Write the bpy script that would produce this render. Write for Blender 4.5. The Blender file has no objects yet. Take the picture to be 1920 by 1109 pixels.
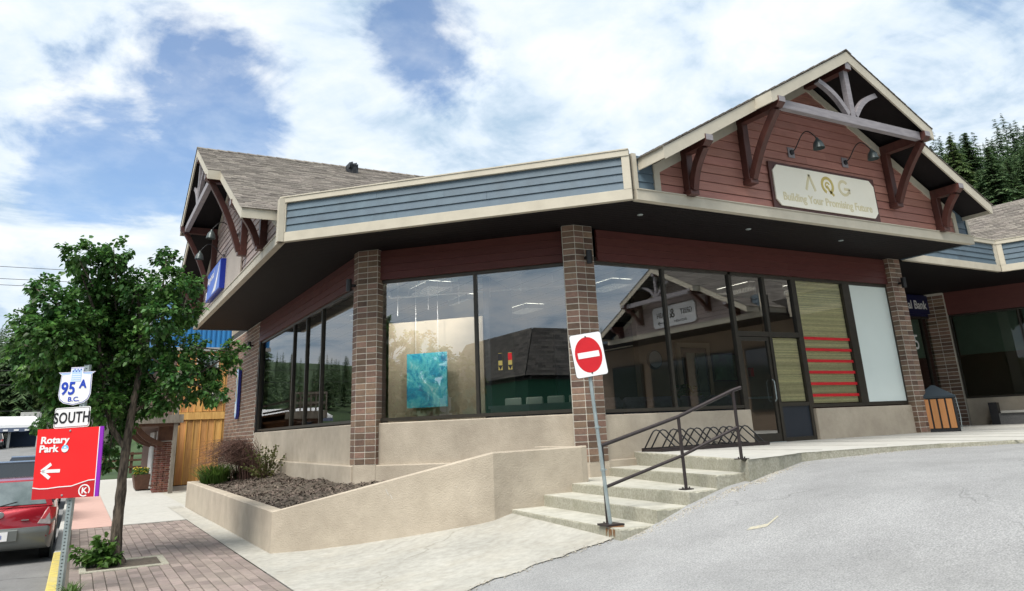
import bpy, bmesh, math, random
import numpy as np
from mathutils import Vector, Matrix
random.seed(7); rng = np.random.RandomState(5)
S = bpy.context.scene; COL = S.collection
rad = math.radians
# ------------------------------------------------------------------ camera
yaw, pit, rol = rad(29.564), rad(17.5), rad(-2.4985)
f_ = Vector((math.sin(yaw)*math.cos(pit), math.cos(yaw)*math.cos(pit), math.sin(pit)))
r_ = Vector((math.cos(yaw), -math.sin(yaw), 0)); u_ = r_.cross(f_)
r2 = r_*math.cos(rol)+u_*math.sin(rol); u2 = -r_*math.sin(rol)+u_*math.cos(rol)
cd = bpy.data.cameras.new('camera'); cam = bpy.data.objects.new('camera', cd); COL.objects.link(cam)
cam.matrix_world = Matrix(((r2.x, u2.x, -f_.x, 0), (r2.y, u2.y, -f_.y, 0), (r2.z, u2.z, -f_.z, 1.8), (0, 0, 0, 1)))
cd.sensor_width = 36; cd.sensor_fit = 'HORIZONTAL'; cd.lens = 1402.6/1920*36
cd.shift_y = -(554.5-360.9)/1920; cd.clip_end = 3000; cd.clip_start = .05
S.camera = cam
# ------------------------------------------------------------------ world
SUN_AZ, SUN_EL = rad(236), rad(58)      # azimuth clockwise from +Y
W = bpy.data.worlds.new('World'); S.world = W; W.use_nodes = True
N = W.node_tree.nodes; L = W.node_tree.links; N.clear()
def wn(t, **k):
    n = N.new(t)
    for a, v in k.items():
        if a == 'ins':
            for i, x in v.items(): n.inputs[i].default_value = x
        else: setattr(n, a, v)
    return n
sky = wn('ShaderNodeTexSky', sky_type='NISHITA', sun_disc=False, sun_elevation=SUN_EL, sun_rotation=SUN_AZ, air_density=1.0, dust_density=.25, ozone_density=3.0)
bg1 = wn('ShaderNodeBackground', ins={1: .115}); L.new(sky.outputs[0], bg1.inputs[0])
tc = wn('ShaderNodeTexCoord')
sep = wn('ShaderNodeSeparateXYZ'); L.new(tc.outputs['Generated'], sep.inputs[0])
# cloud plane projection: direction / (z + .25)
def wm(op, a, b=None, clamp=False):
    n = wn('ShaderNodeMath', operation=op, use_clamp=clamp)
    for i, v in enumerate((a, b)):
        if v is None: continue
        if isinstance(v, (int, float)): n.inputs[i].default_value = v
        else: L.new(v, n.inputs[i])
    return n.outputs[0]
zz = wm('ADD', wm('MAXIMUM', sep.outputs[2], 0.0), .22)
cx = wm('DIVIDE', sep.outputs[0], zz); cy = wm('DIVIDE', sep.outputs[1], zz)
cmb = wn('ShaderNodeCombineXYZ'); L.new(cx, cmb.inputs[0]); L.new(cy, cmb.inputs[1])
def wnoise(scale, detail, rough, dist, off):
    mp = wn('ShaderNodeMapping', ins={1: off}); L.new(cmb.outputs[0], mp.inputs[0])
    n = wn('ShaderNodeTexNoise', ins={2: scale, 3: detail, 4: rough}); n.inputs['Distortion'].default_value = dist
    L.new(mp.outputs[0], n.inputs[0]); return n.outputs[0]
n1 = wnoise(1.25, 9, .56, .35, (3.1, 1.7, 0)); n2 = wnoise(2.6, 8, .6, .5, (7.3, 4.1, 2)); n3 = wnoise(5.5, 6, .6, .2, (1, 9, 5))
# named openings in the cloud deck, as directions on the sky
def hole(d, c0, c1, amp):
    dn = Vector(d).normalized()
    vm = wn('ShaderNodeVectorMath', operation='DOT_PRODUCT'); L.new(tc.outputs['Generated'], vm.inputs[0]); vm.inputs[1].default_value = dn
    mr = wn('ShaderNodeMapRange', interpolation_type='SMOOTHSTEP'); L.new(vm.outputs['Value'], mr.inputs[0])
    mr.inputs[1].default_value = c0; mr.inputs[2].default_value = c1
    return wm('MULTIPLY', mr.outputs[0], amp)
cov = wm('ADD', wm('MULTIPLY', wm('SUBTRACT', n1, .5), 1.5), wm('ADD', wm('MULTIPLY', wm('SUBTRACT', n2, .5), 1.6), wm('MULTIPLY', wm('SUBTRACT', n3, .5), .55)))
cov = wm('ADD', cov, .74)
for d, c0, c1, a in (((.03, .918, .378), .978, .9985, .62), ((-.085, .945, .30), .988, .9995, .34), ((.13, .905, .385), .986, .9985, .32),
                     ((.373, .796, .478), .990, .9996, .70), ((.29, .82, .47), .992, .9996, .26), ((.57, .65, .50), .988, .9996, .30), ((.84, .40, .37), .988, .9999, .28), ((.70, .52, .47), .990, .9999, .22)):
    cov = wm('SUBTRACT', cov, hole(d, c0, c1, a))
mask = wn('ShaderNodeMapRange', interpolation_type='SMOOTHSTEP'); L.new(cov, mask.inputs[0]); mask.inputs[1].default_value = -.16; mask.inputs[2].default_value = .30
shade = wm('ADD', wm('MULTIPLY', n2, .8), wm('MULTIPLY', n3, .35))
cr = wn('ShaderNodeValToRGB'); L.new(shade, cr.inputs[0])
cr.color_ramp.elements[0].position = .44; cr.color_ramp.elements[0].color = (.40, .53, .67, 1)
cr.color_ramp.elements[1].position = .68; cr.color_ramp.elements[1].color = (.80, .84, .87, 1)
e = cr.color_ramp.elements.new(.56); e.color = (.65, .74, .83, 1)
bg2 = wn('ShaderNodeBackground', ins={1: .76}); L.new(cr.outputs[0], bg2.inputs[0])
mx = wn('ShaderNodeMixShader'); veil = wm('MAXIMUM', mask.outputs[0], wm('ADD', .10, wm('MULTIPLY', wm('SUBTRACT', n3, .42, True), 1.0))); L.new(veil, mx.inputs[0]); L.new(bg1.outputs[0], mx.inputs[1]); L.new(bg2.outputs[0], mx.inputs[2])
wo = wn('ShaderNodeOutputWorld'); L.new(mx.outputs[0], wo.inputs[0])
sd = bpy.data.lights.new('sun', 'SUN'); sd.energy = 3.3; sd.angle = rad(34); sd.color = (1, .95, .87)
sun = bpy.data.objects.new('sun', sd); COL.objects.link(sun)
sdir = Vector((math.sin(SUN_AZ)*math.cos(SUN_EL), math.cos(SUN_AZ)*math.cos(SUN_EL), math.sin(SUN_EL)))
sun.rotation_euler = sdir.to_track_quat('Z', 'Y').to_euler(); sun.location = (0, 0, 60)
vs = S.view_settings; vs.view_transform = 'Standard'; vs.look = 'None'; vs.exposure = .72; vs.gamma = 1; vs.use_curve_mapping = False
try:
    S.cycles.max_bounces = 7; S.cycles.transparent_max_bounces = 12; S.cycles.sample_clamp_indirect = 6; S.cycles.use_denoising = True
except Exception: pass

# ------------------------------------------------------------------ materials
MATS = {}
def mat(name, c1, c2=None, scale=6, rough=.7, bump=0, bscale=None, metal=0, spec=.4, obj=0, isl=0, stretch=None, c3=None, dscale=.6, damt=0, dcol=(.03, .03, .03), detail=6, coat=0, trans=0, ramp=(.32, .68)):
    """c1/c2 mixed by noise, object / island random tint, large soft dirt, fine bump"""
    if name in MATS: return MATS[name]
    m = bpy.data.materials.new(name); m.use_nodes = True; MATS[name] = m
    n = m.node_tree.nodes; l = m.node_tree.links; b = n['Principled BSDF']
    b.inputs['Roughness'].default_value = rough; b.inputs['Metallic'].default_value = metal
    b.inputs['Specular IOR Level'].default_value = spec
    if coat: b.inputs['Coat Weight'].default_value = coat; b.inputs['Coat Roughness'].default_value = .05
    if trans: b.inputs['Transmission Weight'].default_value = trans
    if c2 is None: c2 = tuple(x*.82 for x in c1)
    geo = n.new('ShaderNodeNewGeometry'); mp = n.new('ShaderNodeMapping')
    if stretch: mp.inputs['Scale'].default_value = stretch
    l.new(geo.outputs['Position'], mp.inputs[0])
    t = n.new('ShaderNodeTexNoise'); t.inputs['Scale'].default_value = scale; t.inputs['Detail'].default_value = detail; t.inputs['Roughness'].default_value = .62
    l.new(mp.outputs[0], t.inputs[0])
    r = n.new('ShaderNodeValToRGB'); r.color_ramp.elements[0].position = ramp[0]; r.color_ramp.elements[1].position = ramp[1]
    r.color_ramp.elements[0].color = (*c2, 1); r.color_ramp.elements[1].color = (*c1, 1)
    if c3: e = r.color_ramp.elements.new(.8); e.color = (*c3, 1)
    l.new(t.outputs[0], r.inputs[0]); out = r.outputs[0]
    def tint(src, amt, out):
        mr = n.new('ShaderNodeMapRange'); mr.inputs[3].default_value = 1-amt; mr.inputs[4].default_value = 1+amt*.8; l.new(src, mr.inputs[0])
        h = n.new('ShaderNodeHueSaturation'); l.new(mr.outputs[0], h.inputs['Value']); l.new(out, h.inputs['Color'])
        w = n.new('ShaderNodeMath'); w.operation = 'MULTIPLY_ADD'; w.inputs[1].default_value = amt*.06; w.inputs[2].default_value = .5-amt*.03
        fr = n.new('ShaderNodeMath'); fr.operation = 'FRACT'; k = n.new('ShaderNodeMath'); k.operation = 'MULTIPLY'; k.inputs[1].default_value = 7.31
        l.new(src, k.inputs[0]); l.new(k.outputs[0], fr.inputs[0]); l.new(fr.outputs[0], w.inputs[0]); l.new(w.outputs[0], h.inputs['Hue'])
        return h.outputs[0]
    if obj: oi = n.new('ShaderNodeObjectInfo'); out = tint(oi.outputs['Random'], obj, out)
    if isl: out = tint(geo.outputs['Random Per Island'], isl, out)
    if damt:
        t2 = n.new('ShaderNodeTexNoise'); t2.inputs['Scale'].default_value = dscale; t2.inputs['Detail'].default_value = 7; t2.inputs['Roughness'].default_value = .65; l.new(geo.outputs['Position'], t2.inputs[0])
        mr = n.new('ShaderNodeMapRange'); mr.inputs[1].default_value = .48; mr.inputs[2].default_value = .72; mr.inputs[4].default_value = damt; l.new(t2.outputs[0], mr.inputs[0])
        mi = n.new('ShaderNodeMix'); mi.data_type = 'RGBA'; l.new(mr.outputs[0], mi.inputs[0]); l.new(out, mi.inputs[6]); mi.inputs[7].default_value = (*dcol, 1); out = mi.outputs[2]
    l.new(out, b.inputs['Base Color'])
    if bump:
        tb = n.new('ShaderNodeTexNoise'); tb.inputs['Scale'].default_value = bscale or scale*4; tb.inputs['Detail'].default_value = 4; l.new(mp.outputs[0], tb.inputs[0])
        bp = n.new('ShaderNodeBump'); bp.inputs['Strength'].default_value = bump; bp.inputs['Distance'].default_value = .01; l.new(tb.outputs[0], bp.inputs['Height']); l.new(bp.outputs[0], b.inputs['Normal'])
    return m
def glass(name, tint=(.75, .82, .8), ior=1.5, tfac=1.0):
    if name in MATS: return MATS[name]
    m = bpy.data.materials.new(name); m.use_nodes = True; MATS[name] = m
    n = m.node_tree.nodes; l = m.node_tree.links; n.remove(n['Principled BSDF'])
    fr = n.new('ShaderNodeFresnel'); fr.inputs[0].default_value = ior
    tr = n.new('ShaderNodeBsdfTransparent'); tr.inputs[0].default_value = (*tint, 1)
    gl = n.new('ShaderNodeBsdfGlossy'); gl.inputs['Roughness'].default_value = .004
    mxn = n.new('ShaderNodeMixShader'); l.new(fr.outputs[0], mxn.inputs[0]); l.new(tr.outputs[0], mxn.inputs[1]); l.new(gl.outputs[0], mxn.inputs[2])
    l.new(mxn.outputs[0], n['Material Output'].inputs[0]); return m
def leafmat(name, c1, c2, isl=.35, rough=.45):
    if name in MATS: return MATS[name]
    m = mat(name, c1, c2, scale=1.6, rough=rough, isl=isl, spec=.35)
    n = m.node_tree.nodes; l = m.node_tree.links; b = n['Principled BSDF']
    tl = n.new('ShaderNodeBsdfTranslucent'); src = b.inputs['Base Color'].links[0].from_socket; l.new(src, tl.inputs[0])
    mx_ = n.new('ShaderNodeMixShader'); mx_.inputs[0].default_value = .36; l.new(b.outputs[0], mx_.inputs[1]); l.new(tl.outputs[0], mx_.inputs[2]); l.new(mx_.outputs[0], n['Material Output'].inputs[0])
    return m
m_cream = mat('cream_trim_paint', (.50, .46, .375), (.44, .405, .33), 3, .6, .15, 40, damt=.25, dscale=1.2, dcol=(.3, .26, .2))
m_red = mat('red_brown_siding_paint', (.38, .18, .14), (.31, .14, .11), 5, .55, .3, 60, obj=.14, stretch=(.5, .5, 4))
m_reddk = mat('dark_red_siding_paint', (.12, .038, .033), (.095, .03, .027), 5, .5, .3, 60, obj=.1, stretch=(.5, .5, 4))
m_mauve = mat('faded_mauve_siding_paint', (.42, .34, .315), (.35, .28, .26), 5, .55, .3, 60, obj=.12)
m_blue = mat('slate_blue_siding_paint', (.098, .142, .178), (.082, .12, .155), 5, .55, .3, 60, obj=.10, damt=.2, dscale=2)
m_timber = mat('stained_timber_dark_red', (.095, .035, .028), (.06, .022, .018), 8, .45, .3, 30, stretch=(1, 1, .3))
m_truss = mat('weathered_grey_timber', (.28, .26, .275), (.20, .185, .20), 8, .55, .3, 30, stretch=(.4, 1, 2))
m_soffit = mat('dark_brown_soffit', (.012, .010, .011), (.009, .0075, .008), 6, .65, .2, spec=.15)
m_dark = mat('black_painted_metal', (.018, .018, .02), (.012, .012, .014), 6, .4)
m_bronze = mat('dark_bronze_frame', (.055, .048, .038), (.04, .036, .03), 6, .38, metal=.35)
m_stucco = mat('tan_painted_concrete', (.44, .385, .31), (.395, .34, .27), 1.6, .75, .8, 45, damt=.28, dscale=1.1, dcol=(.34, .295, .225), detail=9)
m_mortar = mat('pale_mortar', (.60, .57, .50), (.50, .47, .41), 10, .85, .4, 80)
m_brick = mat('brown_brick', (.215, .138, .098), (.15, .095, .07), 14, .72, .5, 90, obj=.45)
m_brickst = mat('brown_brick_wall', (.23, .145, .105), (.18, .11, .08), 14, .75, .5, 90, isl=.28)
m_conc = mat('weathered_concrete', (.50, .49, .43), (.39, .38, .33), 7, .85, .9, 70, damt=.5, dscale=1.6, dcol=(.24, .23, .18))
m_concl = mat('pale_walk_concrete', (.48, .475, .44), (.40, .395, .37), 5, .85, .5, 90, damt=.3, dscale=.7, dcol=(.40, .38, .33))
m_apron = mat('apron_concrete', (.44, .43, .39), (.33, .32, .285), 9, .88, .9, 110, damt=.35, dscale=1.1, dcol=(.36, .32, .25))
m_riser = mat('stained_riser_concrete', (.44, .425, .35), (.26, .25, .20), 32, .9, 1.2, 90, damt=.5, dscale=3.5, dcol=(.20, .20, .13), detail=8)
m_asph = mat('worn_grey_asphalt', (.37, .372, .37), (.20, .203, .208), 60, .9, .8, 170, damt=.30, dscale=.35, dcol=(.33, .33, .32), detail=3, ramp=(.34, .68))
m_road = mat('street_asphalt', (.20, .20, .20), (.16, .16, .162), 20, .9, .6, 120, damt=.3, dscale=.5, dcol=(.26, .26, .25))
m_paver = mat('mauve_grey_paver', (.29, .235, .21), (.22, .18, .165), 9, .85, .7, 90, obj=.25, damt=.3, dscale=1.2, dcol=(.22, .21, .16))
m_paverst = mat('mauve_grey_pavers', (.29, .235, .21), (.22, .18, .165), 9, .85, .7, 90, isl=.25, damt=.3, dscale=1.2, dcol=(.22, .21, .16))
m_joint = mat('sandy_joint', (.12, .105, .085), (.08, .07, .055), 12, .95)
m_pink = mat('pink_walk_concrete', (.52, .34, .29), (.46, .30, .26), 4, .85, .3)
m_yellow = mat('yellow_curb_paint', (.62, .50, .12), (.42, .35, .12), 9, .8, .8, 70, damt=.6, dscale=4, dcol=(.36, .34, .27))
m_galv = mat('galvanised_steel', (.42, .48, .49), (.30, .36, .37), 9, .42, metal=.6)
m_rail = mat('brown_painted_steel', (.045, .036, .036), (.03, .024, .025), 12, .4, metal=.3)
m_white = mat('white_sign_sheeting', (.80, .80, .80), (.76, .76, .77), 3, .45)
m_signred = mat('stop_red_sheeting', (.58, .012, .02), (.50, .01, .018), 6, .45)
m_rotary = mat('bright_red_panel', (.78, .018, .02), (.74, .015, .018), 3, .45)
m_rotdk = mat('deep_red_panel', (.50, .015, .02), (.46, .014, .02), 3, .45)
m_purple = mat('purple_panel', (.25, .02, .42), (.23, .02, .40), 3, .45)
m_blk = mat('black_print', (.015, .015, .02), (.012, .012, .015), 3, .5)
m_navyp = mat('blue_print', (.012, .05, .42), (.012, .05, .40), 3, .5)
m_paleb = mat('pale_blue_print', (.42, .58, .78), (.40, .55, .75), 3, .5)
m_skyb = mat('sky_blue_print', (.18, .52, .78), (.16, .5, .75), 3, .5)
m_gold = mat('gold_lettering', (.56, .44, .14), (.48, .37, .11), 5, .35, metal=.5)
m_golds = mat('pale_gold_print', (.68, .61, .40), (.64, .57, .36), 5, .45)
m_ivory = mat('ivory_sign_panel', (.86, .83, .72), (.82, .78, .66), 2, .45, damt=.15, dscale=2, dcol=(.6, .5, .3))
m_shing = mat('taupe_asphalt_shingle', (.22, .195, .17), (.13, .115, .10), 18, .92, .8, 120, isl=.36)
m_shingp = mat('taupe_shingle_single', (.22, .195, .17), (.13, .115, .10), 18, .92, .8, 120, obj=.36)
m_roofdk = mat('roof_felt_dark', (.05, .047, .045), (.035, .033, .032), 12, .9)
m_bark = mat('grey_brown_bark', (.13, .105, .08), (.035, .028, .022), 22, .9, 2.5, 45, stretch=(1, 1, .22), ramp=(.40, .60))
m_leaf = leafmat('linden_leaf', (.10, .215, .045), (.032, .10, .026), .6)
m_leaf2 = leafmat('shoot_leaf', (.11, .21, .04), (.05, .12, .025))
m_leaf3 = leafmat('olive_leaf', (.15, .16, .05), (.08, .10, .03))
m_con = leafmat('conifer_needles', (.10, .16, .06), (.036, .078, .032), .5, .7)
m_con2 = leafmat('light_conifer_needles', (.10, .15, .042), (.045, .085, .025), .5, .7)
m_grass = mat('hillside_green', (.05, .085, .03), (.025, .05, .018), .2, .95, .3, 3)
m_grassb = leafmat('grass_blade', (.12, .20, .04), (.06, .13, .025))
m_soil = mat('dark_mulch_bed', (.12, .10, .078), (.06, .048, .037), 16, .95, 1.0, 50)
m_chip = mat('mulch_chip', (.19, .15, .125), (.08, .062, .05), 9, .95, isl=.55)
m_twig = mat('dead_twig', (.15, .085, .065), (.08, .045, .038), 9, .9, isl=.4)
m_glass = glass('window_glass', (.97, .99, .97), 3.5)
m_glasscl = glass('clear_window_glass', (.96, .98, .96), 1.7)
m_glassdk = glass('tinted_glass', (.62, .68, .64), 1.6)
m_carglass = mat('dark_car_glass', (.025, .03, .035), (.02, .024, .028), 2, .06, spec=.9)
m_carglassl = mat('grey_rear_glass', (.16, .20, .21), (.10, .13, .14), 5, .08, spec=.9)
m_carred = mat('metallic_red_paint', (.30, .010, .022), (.28, .010, .02), 2, .25, metal=.35, coat=.8)
m_cargrey = mat('grey_lower_paint', (.17, .18, .175), (.15, .16, .155), 2, .35, metal=.4, coat=.4)
m_carblk = mat('black_car_paint', (.012, .014, .018), (.010, .012, .016), 2, .22, coat=.8)
m_carblue = mat('navy_car_paint', (.02, .03, .055), (.02, .03, .05), 2, .25, coat=.8)
m_carsilver = mat('silver_car_paint', (.35, .36, .37), (.33, .34, .35), 2, .3, metal=.5, coat=.5)
m_tyre = mat('tyre_rubber', (.02, .02, .02), (.015, .015, .015), 9, .85)
m_rim = mat('alloy_rim', (.35, .35, .36), (.3, .3, .31), 5, .35, metal=.8)
m_lampred = mat('red_tail_lens', (.45, .01, .015), (.40, .01, .012), 8, .15, spec=.8)
m_lampwh = mat('clear_tail_lens', (.30, .26, .26), (.20, .17, .17), 20, .15, spec=.8)
m_cedar = mat('fresh_cedar_board', (.64, .36, .13), (.44, .22, .075), 5, .6, .3, 20, obj=.35, stretch=(3, 3, .25))
m_cedars = mat('fresh_cedar_batten', (.66, .37, .11), (.52, .28, .075), 5, .6, .3, 20, isl=.2, stretch=(3, 3, .25))
m_corr = mat('blue_metal_cladding', (.028, .17, .40), (.025, .155, .37), 2, .4, .0, obj=.05)
m_greyw = mat('weathered_grey_wood', (.22, .20, .17), (.12, .105, .085), 8, .85, .7, 30, stretch=(1, 1, .2))
m_brownw = mat('brown_stained_wood', (.12, .058, .035), (.08, .038, .024), 8, .7, .3, 20)
m_redbrick = mat('old_red_brick', (.20, .075, .055), (.13, .05, .038), 12, .8, .5, 60, isl=.4)
m_pwhite = mat('old_white_paint', (.60, .60, .58), (.45, .45, .44), 6, .7, .4, 30)
m_beige = mat('beige_interior_paint', (.50, .43, .32), (.47, .40, .30), 2, .8)
m_brownint = mat('brown_interior_paint', (.24, .18, .13), (.22, .165, .12), 2, .8)
m_ceil = mat('white_ceiling_tile', (.78, .79, .76), (.75, .76, .73), 3, .85)
m_carpet = mat('grey_carpet', (.10, .095, .09), (.07, .068, .065), 20, .95)
m_sofa = mat('slate_sofa_fabric', (.20, .21, .28), (.15, .16, .22), 20, .95, .4, 120)
m_frost = mat('frosted_film', (.74, .82, .80), (.70, .78, .76), .8, .4)
m_bamboo = mat('bamboo_blind_slat', (.86, .79, .50), (.66, .60, .36), 12, .7, isl=.25, stretch=(1, 1, 5))
m_redstripe = mat('red_ribbon', (.60, .012, .02), (.5, .01, .018), 5, .5)
m_kick = mat('navy_kick_panel', (.018, .024, .036), (.014, .02, .03), 5, .4)
m_bankblue = mat('bank_navy_panel', (.012, .014, .06), (.01, .012, .05), 3, .4)
m_bluelight = mat('blue_sign_face', (.06, .16, .62), (.05, .14, .56), 2, .35)
m_woodslat = mat('orange_brown_slat', (.46, .205, .075), (.38, .165, .055), 5, .55, .2, 20, obj=.08, stretch=(3, 3, .3))
m_navylid = mat('dark_slate_lid', (.022, .035, .045), (.018, .028, .037), 5, .35)
m_granite = mat('speckled_granite', (.20, .20, .20), (.05, .05, .05), 60, .5)
m_rust = mat('rust_stain', (.22, .105, .04), (.14, .07, .03), 12, .9, .5, 50)
m_wire = mat('overhead_cable', (.03, .03, .03), (.02, .02, .02), 5, .6)
m_blindgr = mat('grey_green_roller_blind', (.20, .25, .20), (.16, .21, .16), 1.5, .8)
m_green = mat('dark_green_siding', (.015, .12, .065), (.012, .10, .055), 3, .6)
m_navyf = mat('navy_awning', (.02, .04, .085), (.02, .035, .075), 3, .6)
m_flower = mat('yellow_petals', (.70, .55, .05), (.6, .4, .03), 8, .6)
def paintmat():
    m = bpy.data.materials.new('abstract_blue_painting'); m.use_nodes = True; n = m.node_tree.nodes; l = m.node_tree.links; b = n['Principled BSDF']
    g = n.new('ShaderNodeNewGeometry'); t = n.new('ShaderNodeTexNoise'); t.inputs['Scale'].default_value = 2.3; t.inputs['Detail'].default_value = 10; t.inputs['Roughness'].default_value = .68; t.inputs['Distortion'].default_value = 1.6
    l.new(g.outputs['Position'], t.inputs[0]); r = n.new('ShaderNodeValToRGB'); l.new(t.outputs[0], r.inputs[0])
    r.color_ramp.elements[0].position = .33; r.color_ramp.elements[0].color = (.03, .25, .50, 1); r.color_ramp.elements[1].position = .70; r.color_ramp.elements[1].color = (.7, .9, .92, 1)
    for p, c in ((.44, (.03, .45, .70)), (.52, (.10, .62, .75)), (.58, (.14, .66, .78)), (.63, (.3, .75, .82))):
        e = r.color_ramp.elements.new(p); e.color = (*c, 1)
    l.new(r.outputs[0], b.inputs['Base Color']); return m
m_paint = paintmat()

def add_cracks(m, scale=.33, width=.006, dark=(.06, .06, .062), amt=.75):
    n = m.node_tree.nodes; l = m.node_tree.links; b = n['Principled BSDF']; src = b.inputs['Base Color'].links[0].from_socket
    g = n.new('ShaderNodeNewGeometry'); t = n.new('ShaderNodeTexNoise'); t.inputs['Scale'].default_value = 2.2; t.inputs['Detail'].default_value = 6; l.new(g.outputs['Position'], t.inputs[0])
    va = n.new('ShaderNodeVectorMath'); va.operation = 'MULTIPLY_ADD'; va.inputs[1].default_value = (.7, .7, 0); l.new(t.outputs['Color'], va.inputs[0]); l.new(g.outputs['Position'], va.inputs[2])
    v = n.new('ShaderNodeTexVoronoi'); v.feature = 'DISTANCE_TO_EDGE'; v.inputs['Scale'].default_value = scale; l.new(va.outputs[0], v.inputs['Vector'])
    mr = n.new('ShaderNodeMapRange'); mr.inputs[1].default_value = 0; mr.inputs[2].default_value = width; mr.inputs[3].default_value = amt; mr.inputs[4].default_value = 0; l.new(v.outputs['Distance'], mr.inputs[0])
    t2 = n.new('ShaderNodeTexNoise'); t2.inputs['Scale'].default_value = .45; l.new(g.outputs['Position'], t2.inputs[0])
    m2 = n.new('ShaderNodeMapRange'); m2.inputs[1].default_value = .43; m2.inputs[2].default_value = .52; l.new(t2.outputs[0], m2.inputs[0])
    mu = n.new('ShaderNodeMath'); mu.operation = 'MULTIPLY'; l.new(mr.outputs[0], mu.inputs[0]); l.new(m2.outputs[0], mu.inputs[1])
    mi = n.new('ShaderNodeMix'); mi.data_type = 'RGBA'; l.new(mu.outputs[0], mi.inputs[0]); l.new(src, mi.inputs[6]); mi.inputs[7].default_value = (*dark, 1)
    # large faint tonal patches (old repairs, tyre wear)
    t3 = n.new('ShaderNodeTexNoise'); t3.inputs['Scale'].default_value = .8; t3.inputs['Detail'].default_value = 5; t3.inputs['Roughness'].default_value = .7; l.new(g.outputs['Position'], t3.inputs[0])
    m3 = n.new('ShaderNodeMapRange'); m3.inputs[1].default_value = .3; m3.inputs[2].default_value = .7; m3.inputs[3].default_value = .84; m3.inputs[4].default_value = 1.14; l.new(t3.outputs[0], m3.inputs[0])
    h = n.new('ShaderNodeHueSaturation'); l.new(m3.outputs[0], h.inputs['Value']); l.new(mi.outputs[2], h.inputs['Color']); l.new(h.outputs[0], b.inputs['Base Color'])
add_cracks(m_asph, .36, .006, (.12, .12, .122), .6); add_cracks(m_road, .25, .008); add_cracks(m_apron, .22, .004, (.2, .19, .15), .5); add_cracks(m_stucco, .5, .0022, (.26, .22, .16), .45)
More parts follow.
